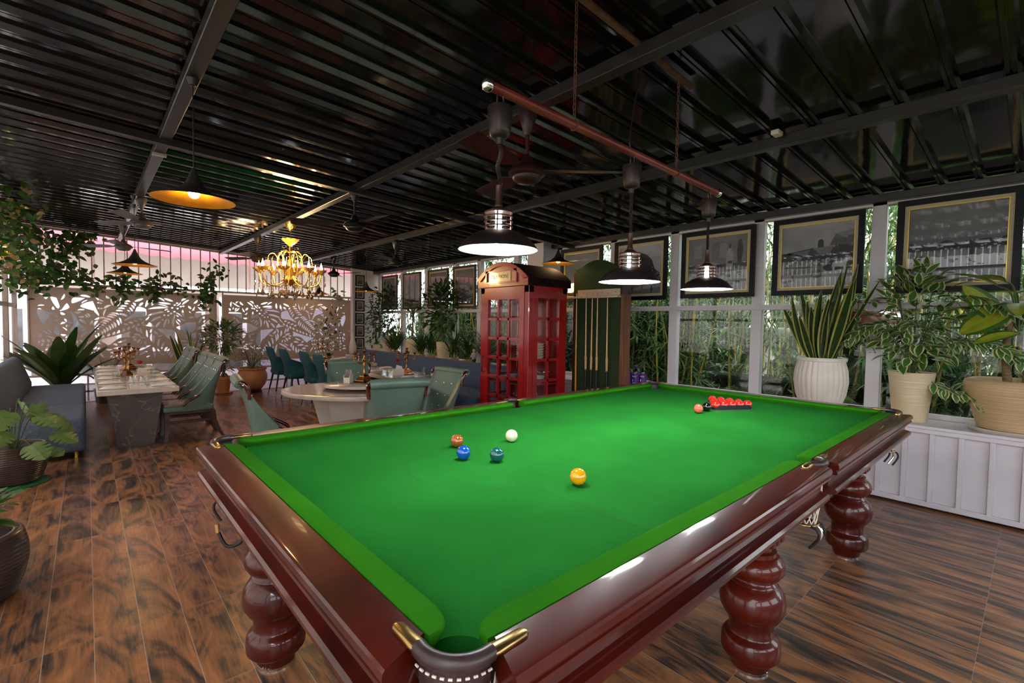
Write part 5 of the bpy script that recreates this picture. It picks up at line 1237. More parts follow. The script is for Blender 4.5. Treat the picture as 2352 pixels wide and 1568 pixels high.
sn = MB(); sn.rbox(-.05, .05, -.02, .02, -.025, 0, .003, 1); tag(sn.build('junction_box', M('pale_junction_box', (.35, .32, .29), rough=.5), loc=(.07, 4.45, zc(.07) - .101)), 'pale junction box under the steel beam past the roof purlin', 'junction box')
# ================================================================ pots
def potm(name, c, c2, rough=.5, bump=.0, bs=(1, 1, 1)): return M(name, c, rough=rough, c2=c2, scale=6, bump=bump, bscale=8, bstretch=bs)
CREAM = potm('cream_ringed_ceramic', (.55, .43, .26), (.60, .49, .32), .45, .5, (.3, .3, 14))
TAN = potm('tan_ringed_ceramic', (.50, .35, .18), (.44, .31, .16), .5, .5, (.3, .3, 14))
WHITEC = potm('white_ribbed_ceramic', (.62, .55, .48), (.68, .62, .55), .4)
TERRA = potm('terracotta', (.42, .165, .07), (.48, .21, .10), .6)
BRNPOT = potm('brown_ringed_ceramic', (.055, .034, .026), (.075, .05, .038), .25)
SOIL = M('potting_soil', (.03, .02, .014), rough=.95, c2=(.055, .04, .03), scale=40)
L_DARK = leaf_mat('deep_green_leaf', (.012, .045, .010), (.028, .085, .016)); L_MID = leaf_mat('mid_green_leaf', (.035, .10, .014), (.07, .16, .025)); L_LIME = leaf_mat('lime_leaf', (.24, .28, .015), (.32, .37, .03), scale=14); L_OLIVE = leaf_mat('olive_leaf', (.04, .075, .015), (.075, .11, .03))
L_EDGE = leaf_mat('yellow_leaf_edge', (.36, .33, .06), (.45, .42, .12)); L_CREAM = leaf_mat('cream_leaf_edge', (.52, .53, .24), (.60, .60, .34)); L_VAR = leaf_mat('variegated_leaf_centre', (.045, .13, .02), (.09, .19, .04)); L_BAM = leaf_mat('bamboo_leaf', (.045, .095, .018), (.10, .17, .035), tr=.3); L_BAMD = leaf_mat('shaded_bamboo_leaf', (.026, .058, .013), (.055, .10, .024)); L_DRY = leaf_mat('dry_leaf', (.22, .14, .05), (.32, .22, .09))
STEM = M('plant_stem', (.06, .085, .02), rough=.7); TRUNK = M('ringed_trunk', (.20, .11, .04), rough=.7, c2=(.08, .055, .03), scale=12, stretch=(1, 1, 6)); CULM = M('bamboo_culm', (.42, .28, .03), rough=.4, c2=(.25, .22, .05), scale=5)
def plant(name, label, cat, x, y, z, rz=0, group=None): return thing(name, label, cat, (x, y, z), rz, group)
def soil(t, r, z):
    m = MB(); m.lathe([(0, z - .01), (r, z - .01), (r, z), (0, z + .004)], 20); return m.build('soil', SOIL, t)
def leafy(t, seed, n, zc_, rx, rz_, L, W, mats, n_stem=6, z0=.0, edge=False, bend=.35, shape='ball', mat_stem=STEM):
    random.seed(seed); s = MB(); m = MB(); tips = []
    for i in range(n_stem):
        a = random.uniform(0, 2 * PI); r = rx * random.uniform(.25, .75); p = [(random.uniform(-.02, .02), random.uniform(-.02, .02), z0), (r * .4 * math.cos(a), r * .4 * math.sin(a), z0 + (zc_ - z0) * .55), (r * math.cos(a), r * math.sin(a), zc_ + rz_ * random.uniform(-.3, .75))]
        pts = bez(p, 6); s.tube(pts, [.006 * (1 - .6 * k / len(pts)) + .001 for k in range(len(pts))], 5); tips.append(pts)
    s.build('stem', mat_stem, t)
    for i in range(n):
        while True:
            q = Vector((random.uniform(-1, 1), random.uniform(-1, 1), random.uniform(-1, 1)))
            if .25 < q.length < 1: break
        p = Vector((q.x * rx, q.y * rx, zc_ + q.z * rz_))
        if t.location.x > 4.5: p.x = min(p.x, .07)
        o = Vector((q.x, q.y, q.z * .5 + .15)).normalized()
        d = (o + Vector((random.uniform(-.7, .7), random.uniform(-.7, .7), random.uniform(-.6, .6)))).normalized()
        l = L * random.uniform(.7, 1.2)
        if t.location.x > 4.5 and p.x > .0: d.x = -abs(d.x)
        m.leaf(p, d, Vector((random.uniform(-.5, .5), random.uniform(-.5, .5), 1)), l, W * l / L, random.uniform(.1, bend), 4 if L > .06 else 3, random.randrange(max(1, len(mats) - (1 if edge else 0))), len(mats) - 1 if edge else None)
    return m.build('foliage', mats, t, smooth=80)
# snake plant
def snake(t, seed, n, H, z0, W=.05, spread=.32, rad=.09):
    random.seed(seed); m = MB()
    for i in range(n):
        a = random.uniform(0, 2 * PI); r = rad * random.uniform(.1, 1); tl = spread * random.uniform(.1, 1) * (r / rad)
        d = Vector((math.cos(a) * tl, math.sin(a) * tl, 1)); b = random.uniform(0, PI)
        h = H * random.uniform(.45, 1); m.leaf((r * math.cos(a), r * math.sin(a), z0), d, (math.cos(b), math.sin(b), 0), h, W * random.uniform(.8, 1.25), random.uniform(-.12, .22), 8, 0, 1, fold=.25, peak=.42, pw=.55)
    return m.build('foliage', [leaf_mat('snake_leaf', (.014, .040, .012), (.035, .075, .02), scale=30), L_EDGE], t, smooth=80)
p = plant('snake_plant', 'tall snake plant with yellow-edged leaves in a white ribbed barrel pot', 'plant', 4.80, .80, .6655)
m = MB(); m.lathe([(0, 0), (.15, 0), (.16, .01), (.205, .14), (.222, .26), (.215, .36), (.195, .44), (.192, .455)], 224, wob=lambda a: .030 * abs(math.cos(a * 14)) ** .7 - .02); m.lathe([(.188, .45), (.205, .455), (.208, .475), (.198, .488), (.178, .485), (.176, .44), (0, .44)], 48); m.build('pot', WHITEC, p, smooth=60)
snake(p, 5, 25, .98, .44, .074, .85, .14)
random.seed(77)
for k in range(3):
    m = MB(); s = MB()
    pts = bez([(.05, -.05, .46), (.0 - .1 * k, -.2 - .05 * k, .62 + .2 * k), (-.05, -.30, .75 - .05 * k), (-.02, -.42 - .06 * k, .55 + .1 * k)], 8); s.tube(pts, .003, 5)
    for i in range(2, len(pts), 2): m.leaf(pts[i], (random.uniform(-1, 1), random.uniform(-1, 1), random.uniform(-.6, .3)), (0, 0, 1), .085, .05, .3, 4, 0, 1)
    vs_ = s.build('trailing_stem', STEM, p); m.build('trailing_leaf', [L_VAR, L_CREAM], vs_, smooth=80)
# variegated shrub
p = plant('variegated_shrub', 'variegated shrub with cream-edged leaves in a tapered cream ringed pot', 'plant', 4.77, .13, .6655)
m = MB(); m.lathe([(0, 0), (.118, 0), (.121, .02), (.118, .03), (.140, .25), (.157, .408), (.148, .408), (.145, .36), (0, .36)], 40); m.build('pot', CREAM, p, smooth=60); soil(p, .144, .37)
leafy(p, 21, 230, .86, .30, .46, .115, .070, [L_VAR, L_MID, L_CREAM], 12, .36, True)
random.seed(31); s = MB(); m = MB()
for (dy, zz, n) in ((-.62, .62, 9), (-.45, .25, 6), (.42, .72, 7), (-.55, .95, 8)):
    pts = bez([(0, 0, .45), (-.08, dy * .45, zz + .05), (-.10, dy * .8, zz + .03), (-.10, dy, zz - .06)], 8); s.tube(pts, .004, 5)
    for i in range(6, len(pts)):
        for q in (-1, 1): m.leaf(pts[i], (random.uniform(-.9, .3), (dy / abs(dy)) * .5 + q * .4, random.uniform(-.9, .2)), (-.3, 0, 1), .095, .058, .3, 4, 0, 1)
b_ = s.build('branch', STEM, p); m.build('branch_leaf', [L_VAR, L_CREAM], b_, smooth=80)
# dieffenbachia
def dumb(t, z0, n, H, L, W, seed, mats):
    random.seed(seed); s = MB(); m = MB()
    for i in range(n):
        a = 2 * PI * i / n * 1.6 + random.uniform(-.3, .3); h = z0 + H * (.5 + .5 * i / n); ca, sa = math.cos(a), math.sin(a)
        pts = bez([(0, 0, z0 + H * .35), (ca * .05, sa * .05, h - .06), (ca * .12, sa * .12, h)], 6); s.tube(pts, .006, 6)
        m.leaf(pts[-1], (ca, sa, random.uniform(-.1, .9)), (-ca * .3, -sa * .3, 1), L * random.uniform(.8, 1.15), W * random.uniform(.85, 1.15), random.uniform(.1, .5), 8, 0, 1, fold=.12, peak=.5, pw=.6)
    s.build('petiole', STEM, t); return m.build('foliage', mats, t, smooth=80)
p = plant('dumb_cane', 'broad-leaved lime green plant on a ringed trunk in a wide tan pot', 'plant', 4.77, -.475, .6655)
m = MB(); m.lathe([(0, .03), (.20, .03), (.235, .16), (.285, .30), (.292, .34), (.28, .385), (.25, .40), (.24, .395), (.235, .35), (0, .35)], 48); m.build('pot', TAN, p, smooth=60); soil(p, .235, .36)
m = MB(); m.lathe([(0, 0), (.24, 0), (.262, .035), (.25, .035), (.22, .012), (0, .012)], 40); m.build('saucer', WHITEC, p, smooth=60)
m = MB(); m.tube(bez([(.0, .04, .35), (-.01, .06, .6), (.0, .05, .85)], 8), [.028 - .0005 * i for i in range(17)], 12); m.tube(bez([(.04, -.05, .35), (.05, -.06, .6), (.04, -.05, .78)], 8), .022, 12); m.build('trunk', TRUNK, p, smooth=60)
dl = dumb(p, .55, 9, .62, .34, .19, 9, [L_LIME, L_MID])
for b_, d_, n_, L_, W_, bd in (((-.06, .06, .80), (-.12, .60, .78), (-.9, -.2, .3), .40, .16, .05), ((-.08, .02, .93), (-.25, .75, -.35), (-.8, .1, .6), .34, .22, .25), ((-.1, -.08, .9), (-.5, -.3, .7), (-.7, .2, .5), .34, .18, .2), ((-.1, .0, .75), (-.3, .8, -.1), (-.6, 0, .8), .24, .12, .3), ((-.05, -.1, .98), (-.3, .1, .9), (-.9, 0, .2), .28, .16, -.1)): m = MB(); m.leaf(b_, d_, n_, L_, W_, bd, 10, 0, 1, fold=.12, peak=.55, pw=.6); m.build('broad_leaf', [L_LIME, L_MID], dl, smooth=80)

# left row on the sill behind the sofa
def tall_pot(t, r0, r1, h, mat=CREAM):
    m = MB(); m.lathe([(0, 0), (r0, 0), (r0 + .004, .03), ((r0 + r1) / 2, h * .5), (r1, h), (r1 - .01, h), (r1 - .014, h - .04), (0, h - .04)], 32); m.build('pot', mat, t, smooth=60); soil(t, r1 - .015, h - .035)
p = plant('leafy_bush', 'tall bushy green plant in a cream pot below the corner of the window wall', 'plant', 4.80, 9.55, .6655); tall_pot(p, .10, .125, .42)
leafy(p, 41, 420, 1.0, .40, .62, .11, .05, [L_OLIVE, L_MID, L_DARK], 10, .4)
p = plant('leafy_bush', 'second bushy plant with loose dark foliage, leaning against the window corner', 'plant', 4.74, 9.98, .6655); tall_pot(p, .10, .12, .2)
leafy(p, 42, 330, .75, .30, .7, .10, .045, [L_OLIVE, L_MID], 10, .2)
p = plant('dumb_cane', 'broad-leaved yellow-green plant in a rounded cream pot on the window planter', 'plant', 4.80, 8.40, .6655)
m = MB(); m.lathe([(0, 0), (.10, 0), (.145, .15), (.165, .27), (.158, .33), (.13, .37), (.12, .36), (.12, .33), (0, .33)], 32); m.build('pot', CREAM, p, smooth=60); soil(p, .118, .335)
m = MB(); m.tube([(0, 0, .33), (.01, .02, .7), (0, .0, 1.0)], .018, 10); m.build('trunk', TRUNK, p)
dumb(p, .55, 11, .72, .36, .15, 14, [leaf_mat('yellow_green_leaf', (.10, .135, .02), (.16, .19, .04)), L_OLIVE])
p = plant('leafy_bush', 'large dense bush in a tapered cream pot next to the red kiosk', 'plant', 4.78, 7.20, .6655); tall_pot(p, .11, .14, .37)
leafy(p, 43, 520, 1.02, .42, .55, .13, .055, [L_OLIVE, L_MID, L_DARK], 12, .36)
gp0 = None
def grassy(t, seed, n, H, mats, z0=.02, W=.022):
    random.seed(seed); m = MB()
    for i in range(n):
        a = random.uniform(0, 2 * PI); tl = random.uniform(.1, 1.1); m.leaf((random.uniform(-.06, .06), random.uniform(-.06, .06), z0 + random.uniform(0, H * .35)), (math.cos(a) * tl, math.sin(a) * tl, 1), (-math.cos(a), -math.sin(a), .4), H * random.uniform(.4, .85), W * random.uniform(.7, 1.3), random.uniform(.1, .7), 5, random.randrange(len(mats)))
    f = m.build('foliage', mats, t, smooth=80); s = MB()
    for i in range(7): s.tube([(random.uniform(-.05, .05), random.uniform(-.05, .05), z0 - .02), (random.uniform(-.07, .07), random.uniform(-.07, .07), z0 + H * .4)], .006, 5)
    s.build('stem', L_LIME, t); return f
for i, (x, y) in enumerate(((4.70, 9.05), (4.68, 7.85), (4.70, 6.70), (4.72, 6.30), (4.70, 5.75), (4.72, 5.2), (4.86, 9.25), (4.86, 7.75))):
    p = plant('lucky_bamboo', ['bladed green plant between the cream pots by the window corner', 'bladed green plant between the rounded pot and the dense bush', 'bladed green plant beside the dense bush, on the kiosk side', 'bladed green plant next to the small figurine', 'bladed green plant behind the figurine by the kiosk', 'bladed green plant hidden mostly by the red kiosk', 'bladed green plant against the window behind the cream pots', 'bladed green plant against the window behind the rounded pot'][i], 'plant', x, y, .6655, random.uniform(0, 6), 'bladed plants along the window planter')
    m = MB(); m.lathe([(0, 0), (.07, 0), (.085, .08), (.08, .08), (0, .07)], 16); m.build('pot', TERRA, p); grassy(p, 60 + i, 75, .62, [L_OLIVE, L_MID, L_DARK], .08, .03)
random.seed(91)
PEB = potm('pale_pebbles', (.35, .30, .26), (.25, .2, .17), .8); m = MB()
for i in range(240): m.sphere((random.uniform(4.58, 4.95), random.uniform(4.95, 10.2), .672), random.uniform(.014, .028), 7, 5, sc=(1, 1, .6))
tag(m.build('pebbles', PEB, smooth=80), 'loose pale pebbles strewn along the window planter', 'pebbles', kind='stuff')
# garden figurine of a standing man
fg = thing('garden_figurine', 'small garden figurine in a striped top and dark trousers on the planter beside the kiosk', 'figurine', (4.62, 6.0, .6655))
m = MB(); m.lathe([(0, .11), (.035, .115), (.045, .16), (.052, .19), (.04, .225), (.018, .235), (0, .236)], 16)
for s_ in (-1, 1): m.tube([(0, s_ * .045, .215), (-.01, s_ * .062, .175), (-.035, s_ * .045, .15)], [.016, .014, .011], 8)
m.build('top', M('striped_top', (.55, .55, .55), rough=.8, c2=(.18, .2, .2), scale=30, stretch=(.1, .1, 3)), fg, smooth=80)
m = MB()
for s_ in (-1, 1): m.tube([(0, s_ * .02, .125), (0, s_ * .022, .06), (-.004, s_ * .024, .008)], [.024, .019, .016], 10); m.sphere((-.012, s_ * .024, .012), .017, 8, 6, sc=(1, 1, .7))
m.build('trousers', BLACK, fg, smooth=80)
m = MB(); m.sphere((0, 0, .258), .028, 14, 10); m.sphere((-.028, 0, .256), .006, 8, 6); m.build('head', M('painted_skin', (.55, .32, .22), rough=.6), fg, smooth=180)
m = MB(); m.lathe([(.034, .272), (.03, .28), (.022, .292), (0, .296)], 14); m.build('cap', M('pale_cap', (.5, .4, .28), rough=.8), fg, smooth=60)
# white bird-shaped vase in the corner
wv = thing('bird_vase', 'white long-necked bird-shaped vase standing in the back corner', 'vase', (4.28, 10.28, 0))
m = MB(); m.rbox(-.13, .13, -.13, .13, 0, .62, .01, 1); m.build('stand', M('white_stand', (.55, .52, .5), rough=.5), wv)
m = MB(); m.lathe([(0, .62), (.06, .62), (.085, .70), (.09, .80), (.07, .90), (.045, 1.0), (.03, 1.1), (.032, 1.14), (0, 1.15)], 20); m.tube(bez([(0, 0, 1.1), (-.01, 0, 1.17), (-.06, 0, 1.18), (-.10, 0, 1.15)], 6), [.03 - .0014 * i for i in range(19)], 10); m.build('body', M('white_ceramic', (.60, .55, .50), rough=.25), wv, smooth=80)

# floor plants in front of the back railing
p = plant('snake_plant', 'snake plant in a terracotta pot behind the row of green leather chairs', 'plant', 1.0, 9.62, 0)
m = MB(); m.lathe([(0, 0), (.12, 0), (.16, .28), (.17, .28), (.17, .33), (.15, .33), (.15, .28), (0, .28)], 28); m.build('pot', TERRA, p); snake(p, 15, 22, .95, .28, .07, .5, .10)
p = plant('leafy_bush', 'round bush on a thin trunk in a terracotta pot before the back railing', 'plant', 1.50, 9.70, 0)
m = MB(); m.lathe([(0, .03), (.10, .03), (.13, .27), (.15, .28), (.15, .33), (.13, .33), (.12, .28), (0, .28)], 28); m.build('pot', TERRA, p); m = MB(); m.lathe([(0, 0), (.15, 0), (.17, .035), (.15, .03), (0, .03)], 24); m.build('saucer', TERRA, p)
leafy(p, 44, 420, 1.08, .32, .30, .13, .035, [L_OLIVE, L_MID], 8, .28)
leafy(p, 45, 60, .50, .14, .14, .10, .03, [L_MID, leaf_mat('orange_leaf', (.25, .10, .02), (.18, .14, .03))], 3, .28)
p = plant('leafy_bush', 'feathery dark bush in a big round terracotta pot beside the teal chairs', 'plant', 1.98, 9.62, 0)
m = MB(); m.lathe([(0, .05), (.15, .05), (.23, .16), (.265, .28), (.26, .36), (.23, .42), (.235, .44), (.255, .45), (.255, .475), (.225, .475), (.21, .44), (0, .42)], 36); m.build('pot', TERRA, p, smooth=60); m = MB(); m.lathe([(0, 0), (.16, 0), (.19, .045), (.17, .05), (0, .05)], 28); m.build('saucer', DARKWOOD, p)
leafy(p, 46, 700, .66, .32, .24, .055, .012, [leaf_mat('feathery_leaf', (.045, .055, .02), (.08, .085, .03)), L_OLIVE], 14, .42)
# bird's-nest fern and palm beside the bench sofa
def fronds(t, seed, n, L, z0, mats, W=.13, up=1.0, dmin=.35):
    random.seed(seed); m = MB()
    for i in range(n):
        a = 2 * PI * i / n + random.uniform(-.25, .25); tl = random.uniform(dmin, .9); m.leaf((.03 * math.cos(a), .03 * math.sin(a), z0), (math.cos(a) * tl, math.sin(a) * tl, up), (-math.cos(a), -math.sin(a), tl), L * random.uniform(.7, 1.1), W * random.uniform(.8, 1.2), random.uniform(.15, .5), 9, random.randrange(len(mats)), fold=.2, peak=.5, pw=.5)
    return m.build('foliage', mats, t, smooth=80)
def palm_plant(t, seed, nf, L, z0, mats, droop=.55, nl=22, ll=.28, el=(.5, 1.3)):
    random.seed(seed); m = MB(); s = MB()
    for i in range(nf):
        a = 2 * PI * i / nf + random.uniform(-.3, .3); e = random.uniform(*el); d = Vector((math.cos(a) * math.cos(e), math.sin(a) * math.cos(e), math.sin(e))); l = L * random.uniform(.75, 1.1)
        pts = [Vector((0, 0, z0)) + d * (l * k / 14) - Vector((0, 0, droop * l * (k / 14) ** 2.2)) for k in range(15)]; s.tube(pts, [.008 * (1 - k / 17) for k in range(15)], 5)
        for k in range(nl):
            u = .15 + .85 * k / nl; j = min(13, int(u * 14)); q = pts[j].lerp(pts[j + 1], u * 14 - j) if j < 14 else pts[-1]; tn = (pts[j + 1] - pts[j]).normalized(); sd = tn.cross(Vector((0, 0, 1))).normalized()
            for w in (-1, 1): m.leaf(q, sd * w + tn * .9 - Vector((0, 0, .25)), Vector((0, 0, 1)), ll * (1 - .55 * u) , .022, .3, 3, random.randrange(len(mats)))
    st = s.build('frond_stem', STEM, t); return m.build('foliage', mats, t, smooth=80)
p = plant('fern', "dark bird's-nest fern with broad upright fronds behind the slatted wall sofa", 'plant', -.72, 9.45, 0)
m = MB(); m.lathe([(0, 0), (.14, 0), (.18, .28), (.17, .28), (0, .24)], 24); m.build('pot', BRNPOT, p); fronds(p, 51, 26, 1.05, .26, [L_DARK, L_OLIVE, L_DARK], .17, 1.1, .15)
p = plant('palm', 'arching palm in a pot behind the long table, in front of the leaf screen', 'palm', -.18, 9.72, 0)
m = MB(); m.lathe([(0, 0), (.13, 0), (.16, .24), (.15, .24), (0, .2)], 24); m.build('pot', BRNPOT, p); palm_plant(p, 52, 9, .95, .22, [L_MID, L_DARK], .35, 20, .26, (.7, 1.35))
# monstera and the brown pots by the near end of the sofa
p = plant('monstera', 'monstera with slotted leaves in a wide brown pot beside the bench sofa', 'plant', -.885, 5.17, .012)
m = MB(); prof_ = [(0, 0), (.15, 0)]
for i in range(17):
    z = .02 + .285 * i / 16; r = .165 + .05 * math.sin(PI * min(1, z / .45)); prof_ += [(r, z), (r + .006, z + .006), (r, z + .012)]
m.lathe(prof_ + [(.205, .322), (.20, .325), (.185, .32), (.18, .28), (0, .28)], 48); m.build('pot', BRNPOT, p, smooth=60); soil(p, .18, .29)
m = MB(); m.lathe([(0, -.011), (.22, -.011), (.225, -.004), (.2, 0), (0, 0)], 36); m.build('saucer', M('green_saucer', (.03, .16, .06), rough=.4), p)
def monstera_leaf(m, base, d, nrm, L):
    base = Vector(base); d = Vector(d).normalized(); nrm = Vector(nrm).normalized(); sd = d.cross(nrm).normalized(); nrm = sd.cross(d)
    for s_ in (-1, 1):
        ed = []
        N = 22
        for i in range(N + 1):
            t = i / N; w = .47 * L * (math.sin(PI * min(1, t * .93 + .07)) ** .65) * (1 - .15 * t)
            if 5 < i < 19 and i % 4 == 0: w *= .42
            ed.append((t, w))
        for i in range(N):
            (t0, w0), (t1, w1) = ed[i], ed[i + 1]; q = []
            for t, w in ((t0, 0), (t0, w0), (t1, w1), (t1, 0)):
                q.append(base + d * (L * (t - .08 * (w > 0) )) + sd * (s_ * w) + nrm * (-.55 * L * t * t * .6 + .10 * w - .5 * w * w / L))
            m.add(q, [[0, 1, 2, 3] if s_ > 0 else [3, 2, 1, 0]])
random.seed(55); m = MB(); s = MB()
for (dx, dy, dz, L) in ((.15, -.02, .44, .20), (.22, .04, .28, .24), (.16, -.16, .34, .20), (.26, -.10, .12, .20), (.12, -.24, .06, .22), (.0, -.15, .40, .21), (-.08, -.12, .30, .2), (.05, .1, .46, .2), (.20, -.18, -.02, .18), (-.02, -.22, .22, .18), (-.18, 0, .34, .2)):
    b_ = Vector((dx, dy, .30 + dz * .8)); pts = bez([(dx * .1, dy * .1, .28), (dx * .5, dy * .5, .34 + dz * .7), b_], 6); s.tube(pts, .004, 5)
    monstera_leaf(m, b_, (dx + random.uniform(-.1, .1), dy - .1 + random.uniform(-.1, .1), random.uniform(-.25, .05)), (random.uniform(-.3, .5), -.5, 1), L)
s.build('petiole', STEM, p); m.build('foliage', leaf_mat('monstera_leaf', (.10, .17, .04), (.17, .26, .08), rough=.3), p, smooth=80)
p = plant('brown_planter', 'brown ringed planter standing alone on the floor at the very edge of the walkway', 'planter', -.885, 2.92, 0)
m = MB(); prof_ = [(0, 0), (.17, 0)]
for i in range(17):
    z = .015 + .30 * i / 16; r = .185 + .05 * math.sin(PI * min(1, z / .40)); prof_ += [(r, z), (r + .005, z + .006), (r, z + .012)]
m.lathe(prof_ + [(.205, .335), (.18, .33), (.175, .29), (0, .29)], 48); m.build('pot', BRNPOT, p, smooth=60); soil(p, .178, .30)
leafy(p, 57, 40, .46, .15, .12, .09, .05, [L_MID], 6, .30)
# climbing vines over the back railing and the side wall
def vine(label, seed, paths, n_leaf, L, W, spread, mats, n_extra=0, blob=None):
    random.seed(seed); t = thing('climbing_vine', label, 'vine', (0, 0, 0)); s = MB(); m = MB(); allp = []
    for p_ in paths:
        pts = bez(p_, 10); s.tube(pts, .004, 5); allp += pts
    for i in range(n_leaf):
        q = random.choice(allp) + Vector((random.gauss(0, spread), random.gauss(0, spread * .5), random.gauss(0, spread))); q.z = min(q.z, 2.83); q.x = max(q.x, -1.19) if q.y < 10.3 else q.x; m.leaf(q, (random.uniform(-1, 1), random.uniform(-1, .2), random.uniform(-1, .4)), (random.uniform(-.4, .4), -1, .6), L * random.uniform(.6, 1.2), W * random.uniform(.7, 1.2), .3, 4, random.randrange(len(mats)), peak=.4)
    s.build('stem', STEM, t); m.build('foliage', mats, t, smooth=80); return t
VL = [L_MID, L_OLIVE, L_DARK]
vine('thick leafy vine covering the end of the back railing beside the slatted wall', 71, [[(-1.2, 10.5, 1.95), (-1.15, 10.5, 2.4), (-1.1, 10.45, 2.85)], [(-1.2, 10.5, 2.0), (-.8, 10.5, 2.3), (-.45, 10.5, 2.65)], [(-1.15, 10.5, 2.6), (-.7, 10.5, 2.75), (-.4, 10.5, 2.72)], [(-1.1, 10.5, 2.0), (-.7, 10.5, 2.1), (-.3, 10.5, 2.0)]], 620, .11, .075, .12, VL)
vine('vine trailing along the lower bar of the back railing', 72, [[(-.6, 10.52, 1.98), (0, 10.52, 2.05), (.5, 10.52, 1.98), (.9, 10.52, 2.1)], [(.3, 10.52, 2.02), (.9, 10.52, 2.0), (1.35, 10.52, 2.05), (1.5, 10.52, 2.3), (1.62, 10.52, 2.42)], [(.55, 10.52, 2.2), (.5, 10.52, 1.95), (.6, 10.52, 1.75)], [(1.4, 10.52, 2.2), (1.36, 10.52, 1.9), (1.42, 10.52, 1.75)], [(0, 10.52, 2.15), (.1, 10.52, 1.95), (0, 10.52, 1.78)]], 330, .11, .065, .075, VL)
vine('vine mass climbing up the slatted side wall towards the ceiling', 73, [[(-1.18, 7.6, 1.95), (-1.17, 7.4, 2.3), (-1.16, 7.2, 2.72)], [(-1.18, 8.6, 2.1), (-1.17, 8.2, 2.45), (-1.16, 7.9, 2.8)], [(-1.18, 9.6, 2.2), (-1.15, 9.2, 2.55), (-1.15, 8.8, 2.84)], [(-1.18, 6.6, 2.2), (-1.17, 6.5, 2.45), (-1.16, 6.5, 2.7)]], 620, .085, .055, .15, VL + VL + [L_DRY])
vine('young vine rising beside the white corner post', 74, [[(4.15, 10.9, .3), (4.1, 10.9, 1.2), (4.2, 10.95, 2.1)], [(3.9, 10.9, .3), (3.95, 11, 1.3), (4.1, 11, 1.9)]], 150, .13, .09, .10, VL)
# small crystal wall lamp on the side wall
wl = thing('crystal_wall_lamp', 'small amber crystal lamp on the slatted side wall under the vine', 'wall lamp', (-1.15, 8.05, 2.10))
m = MB(); m.tube(bez([(-.10, 0, .05), (-.03, 0, .02), (0, 0, .04), (0, 0, .12)], 5), .008, 8); m.build('bracket', GOLD, wl)
m = MB()
for k in range(16): m.sphere((.05 * math.cos(k * 1.1) + .01, .12 * math.sin(k * 2.3), .12 - .012 * (k % 7)), .024, 8, 6)
m.build('amber_bead', AMB, wl, smooth=180)
m = MB()
for k in range(14): m.sphere((.03 * math.cos(k), .22 * (k / 13 - .5), -.06 - .06 * math.sin(PI * k / 13)), .026, 8, 6)
m.build('clear_bead', CRYC, wl, smooth=180)
m = MB(); m.sphere((0, 0, .15), .025, 10, 8); m.build('bulb', M('wall_lamp_bulb', (1, .8, .4), emis=12, ecol=(1, .7, .2)), wl, smooth=180)

# ================================================================ garden beyond the windows
def bamboo(x, y, seed, H, n, mats, label, R=.55, culms=7):
    t = thing('bamboo_clump', label, 'bamboo', (x, y, -.14), 0, 'bamboo behind the windows'); random.seed(seed); s = MB(); m = MB(); cs = []
    for i in range(culms):
        a = random.uniform(0, 2 * PI); r = R * random.uniform(.1, .7); b0 = Vector((r * math.cos(a), r * math.sin(a), 0)); tp = b0 + Vector((random.uniform(-.5, .5), random.uniform(-.5, .5), H * random.uniform(.8, 1.1))); md = b0.lerp(tp, .5) + Vector((random.uniform(-.1, .1), random.uniform(-.1, .1), 0)); pts = bez([b0, md, tp], 8); s.tube(pts, [.018 - .0008 * k for k in range(len(pts))], 6); cs.append(pts)
    for i in range(n):
        pts = random.choice(cs); k = random.randrange(1, len(pts)); q = pts[k] + Vector((max(-R, random.gauss(0, R * .55)), random.gauss(0, R * .55), random.gauss(0, .15)))
        q.x = max(q.x, 5.45 - x)
        a = random.uniform(0, 2 * PI)
        for j in range(3): m.leaf(q, (math.cos(a + j * .7), math.sin(a + j * .7), random.uniform(-.9, .3)), (random.uniform(-.3, .3), random.uniform(-.3, .3), 1), random.uniform(.14, .28), random.uniform(.02, .032), random.uniform(.1, .5), 3, random.randrange(len(mats)), peak=.35)
    s.build('culm', CULM, t); m.build('foliage', mats, t, smooth=80)
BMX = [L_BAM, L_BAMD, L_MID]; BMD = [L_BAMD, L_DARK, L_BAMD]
for i, (x, y, H, n, mt_, R) in enumerate(((6.3, -1.3, 3.2, 520, BMX, .6), (6.1, -.35, 2.3, 560, BMX, .5), (6.1, .45, 3.3, 620, BMX, .5), (6.6, 1.2, 3.6, 480, BMX, .6), (7.2, 2.3, 3.8, 620, BMX, .7), (6.0, 2.95, 3.2, 800, BMX, .45), (6.1, 3.9, 3.4, 820, BMX, .6), (6.1, 5.0, 3.3, 760, BMD, .55), (6.1, 6.1, 3.2, 760, BMD, .55), (6.1, 7.2, 3.2, 700, BMD, .55), (6.1, 8.4, 3.2, 700, BMX, .55), (6.1, 9.6, 3.2, 600, BMX, .55), (6.1, 10.9, 3.3, 560, BMX, .6), (7.9, 4.6, 4.0, 600, BMD, .9), (8.2, .2, 4.2, 620, BMX, .9), (9.5, 2.8, 4.5, 700, BMX, 1.2))):
    bamboo(x, y, 200 + i, H, n, mt_, 'leafy bamboo clump outside the windows, %s' % ['beyond the wide tan pot', 'behind the variegated shrub', 'behind the snake plant', 'beside the snake plant', 'beyond the garden fountain', 'with a yellow stem behind the bottles', 'behind the cue rack', 'behind the red kiosk', 'behind the first dark photograph', 'behind the second dark photograph', 'behind the third dark photograph', 'behind the fourth dark photograph', 'past the small corner photographs', 'farther back behind the cue rack', 'farther back behind the gabled house photograph', 'well back past the fountain'][i], R)
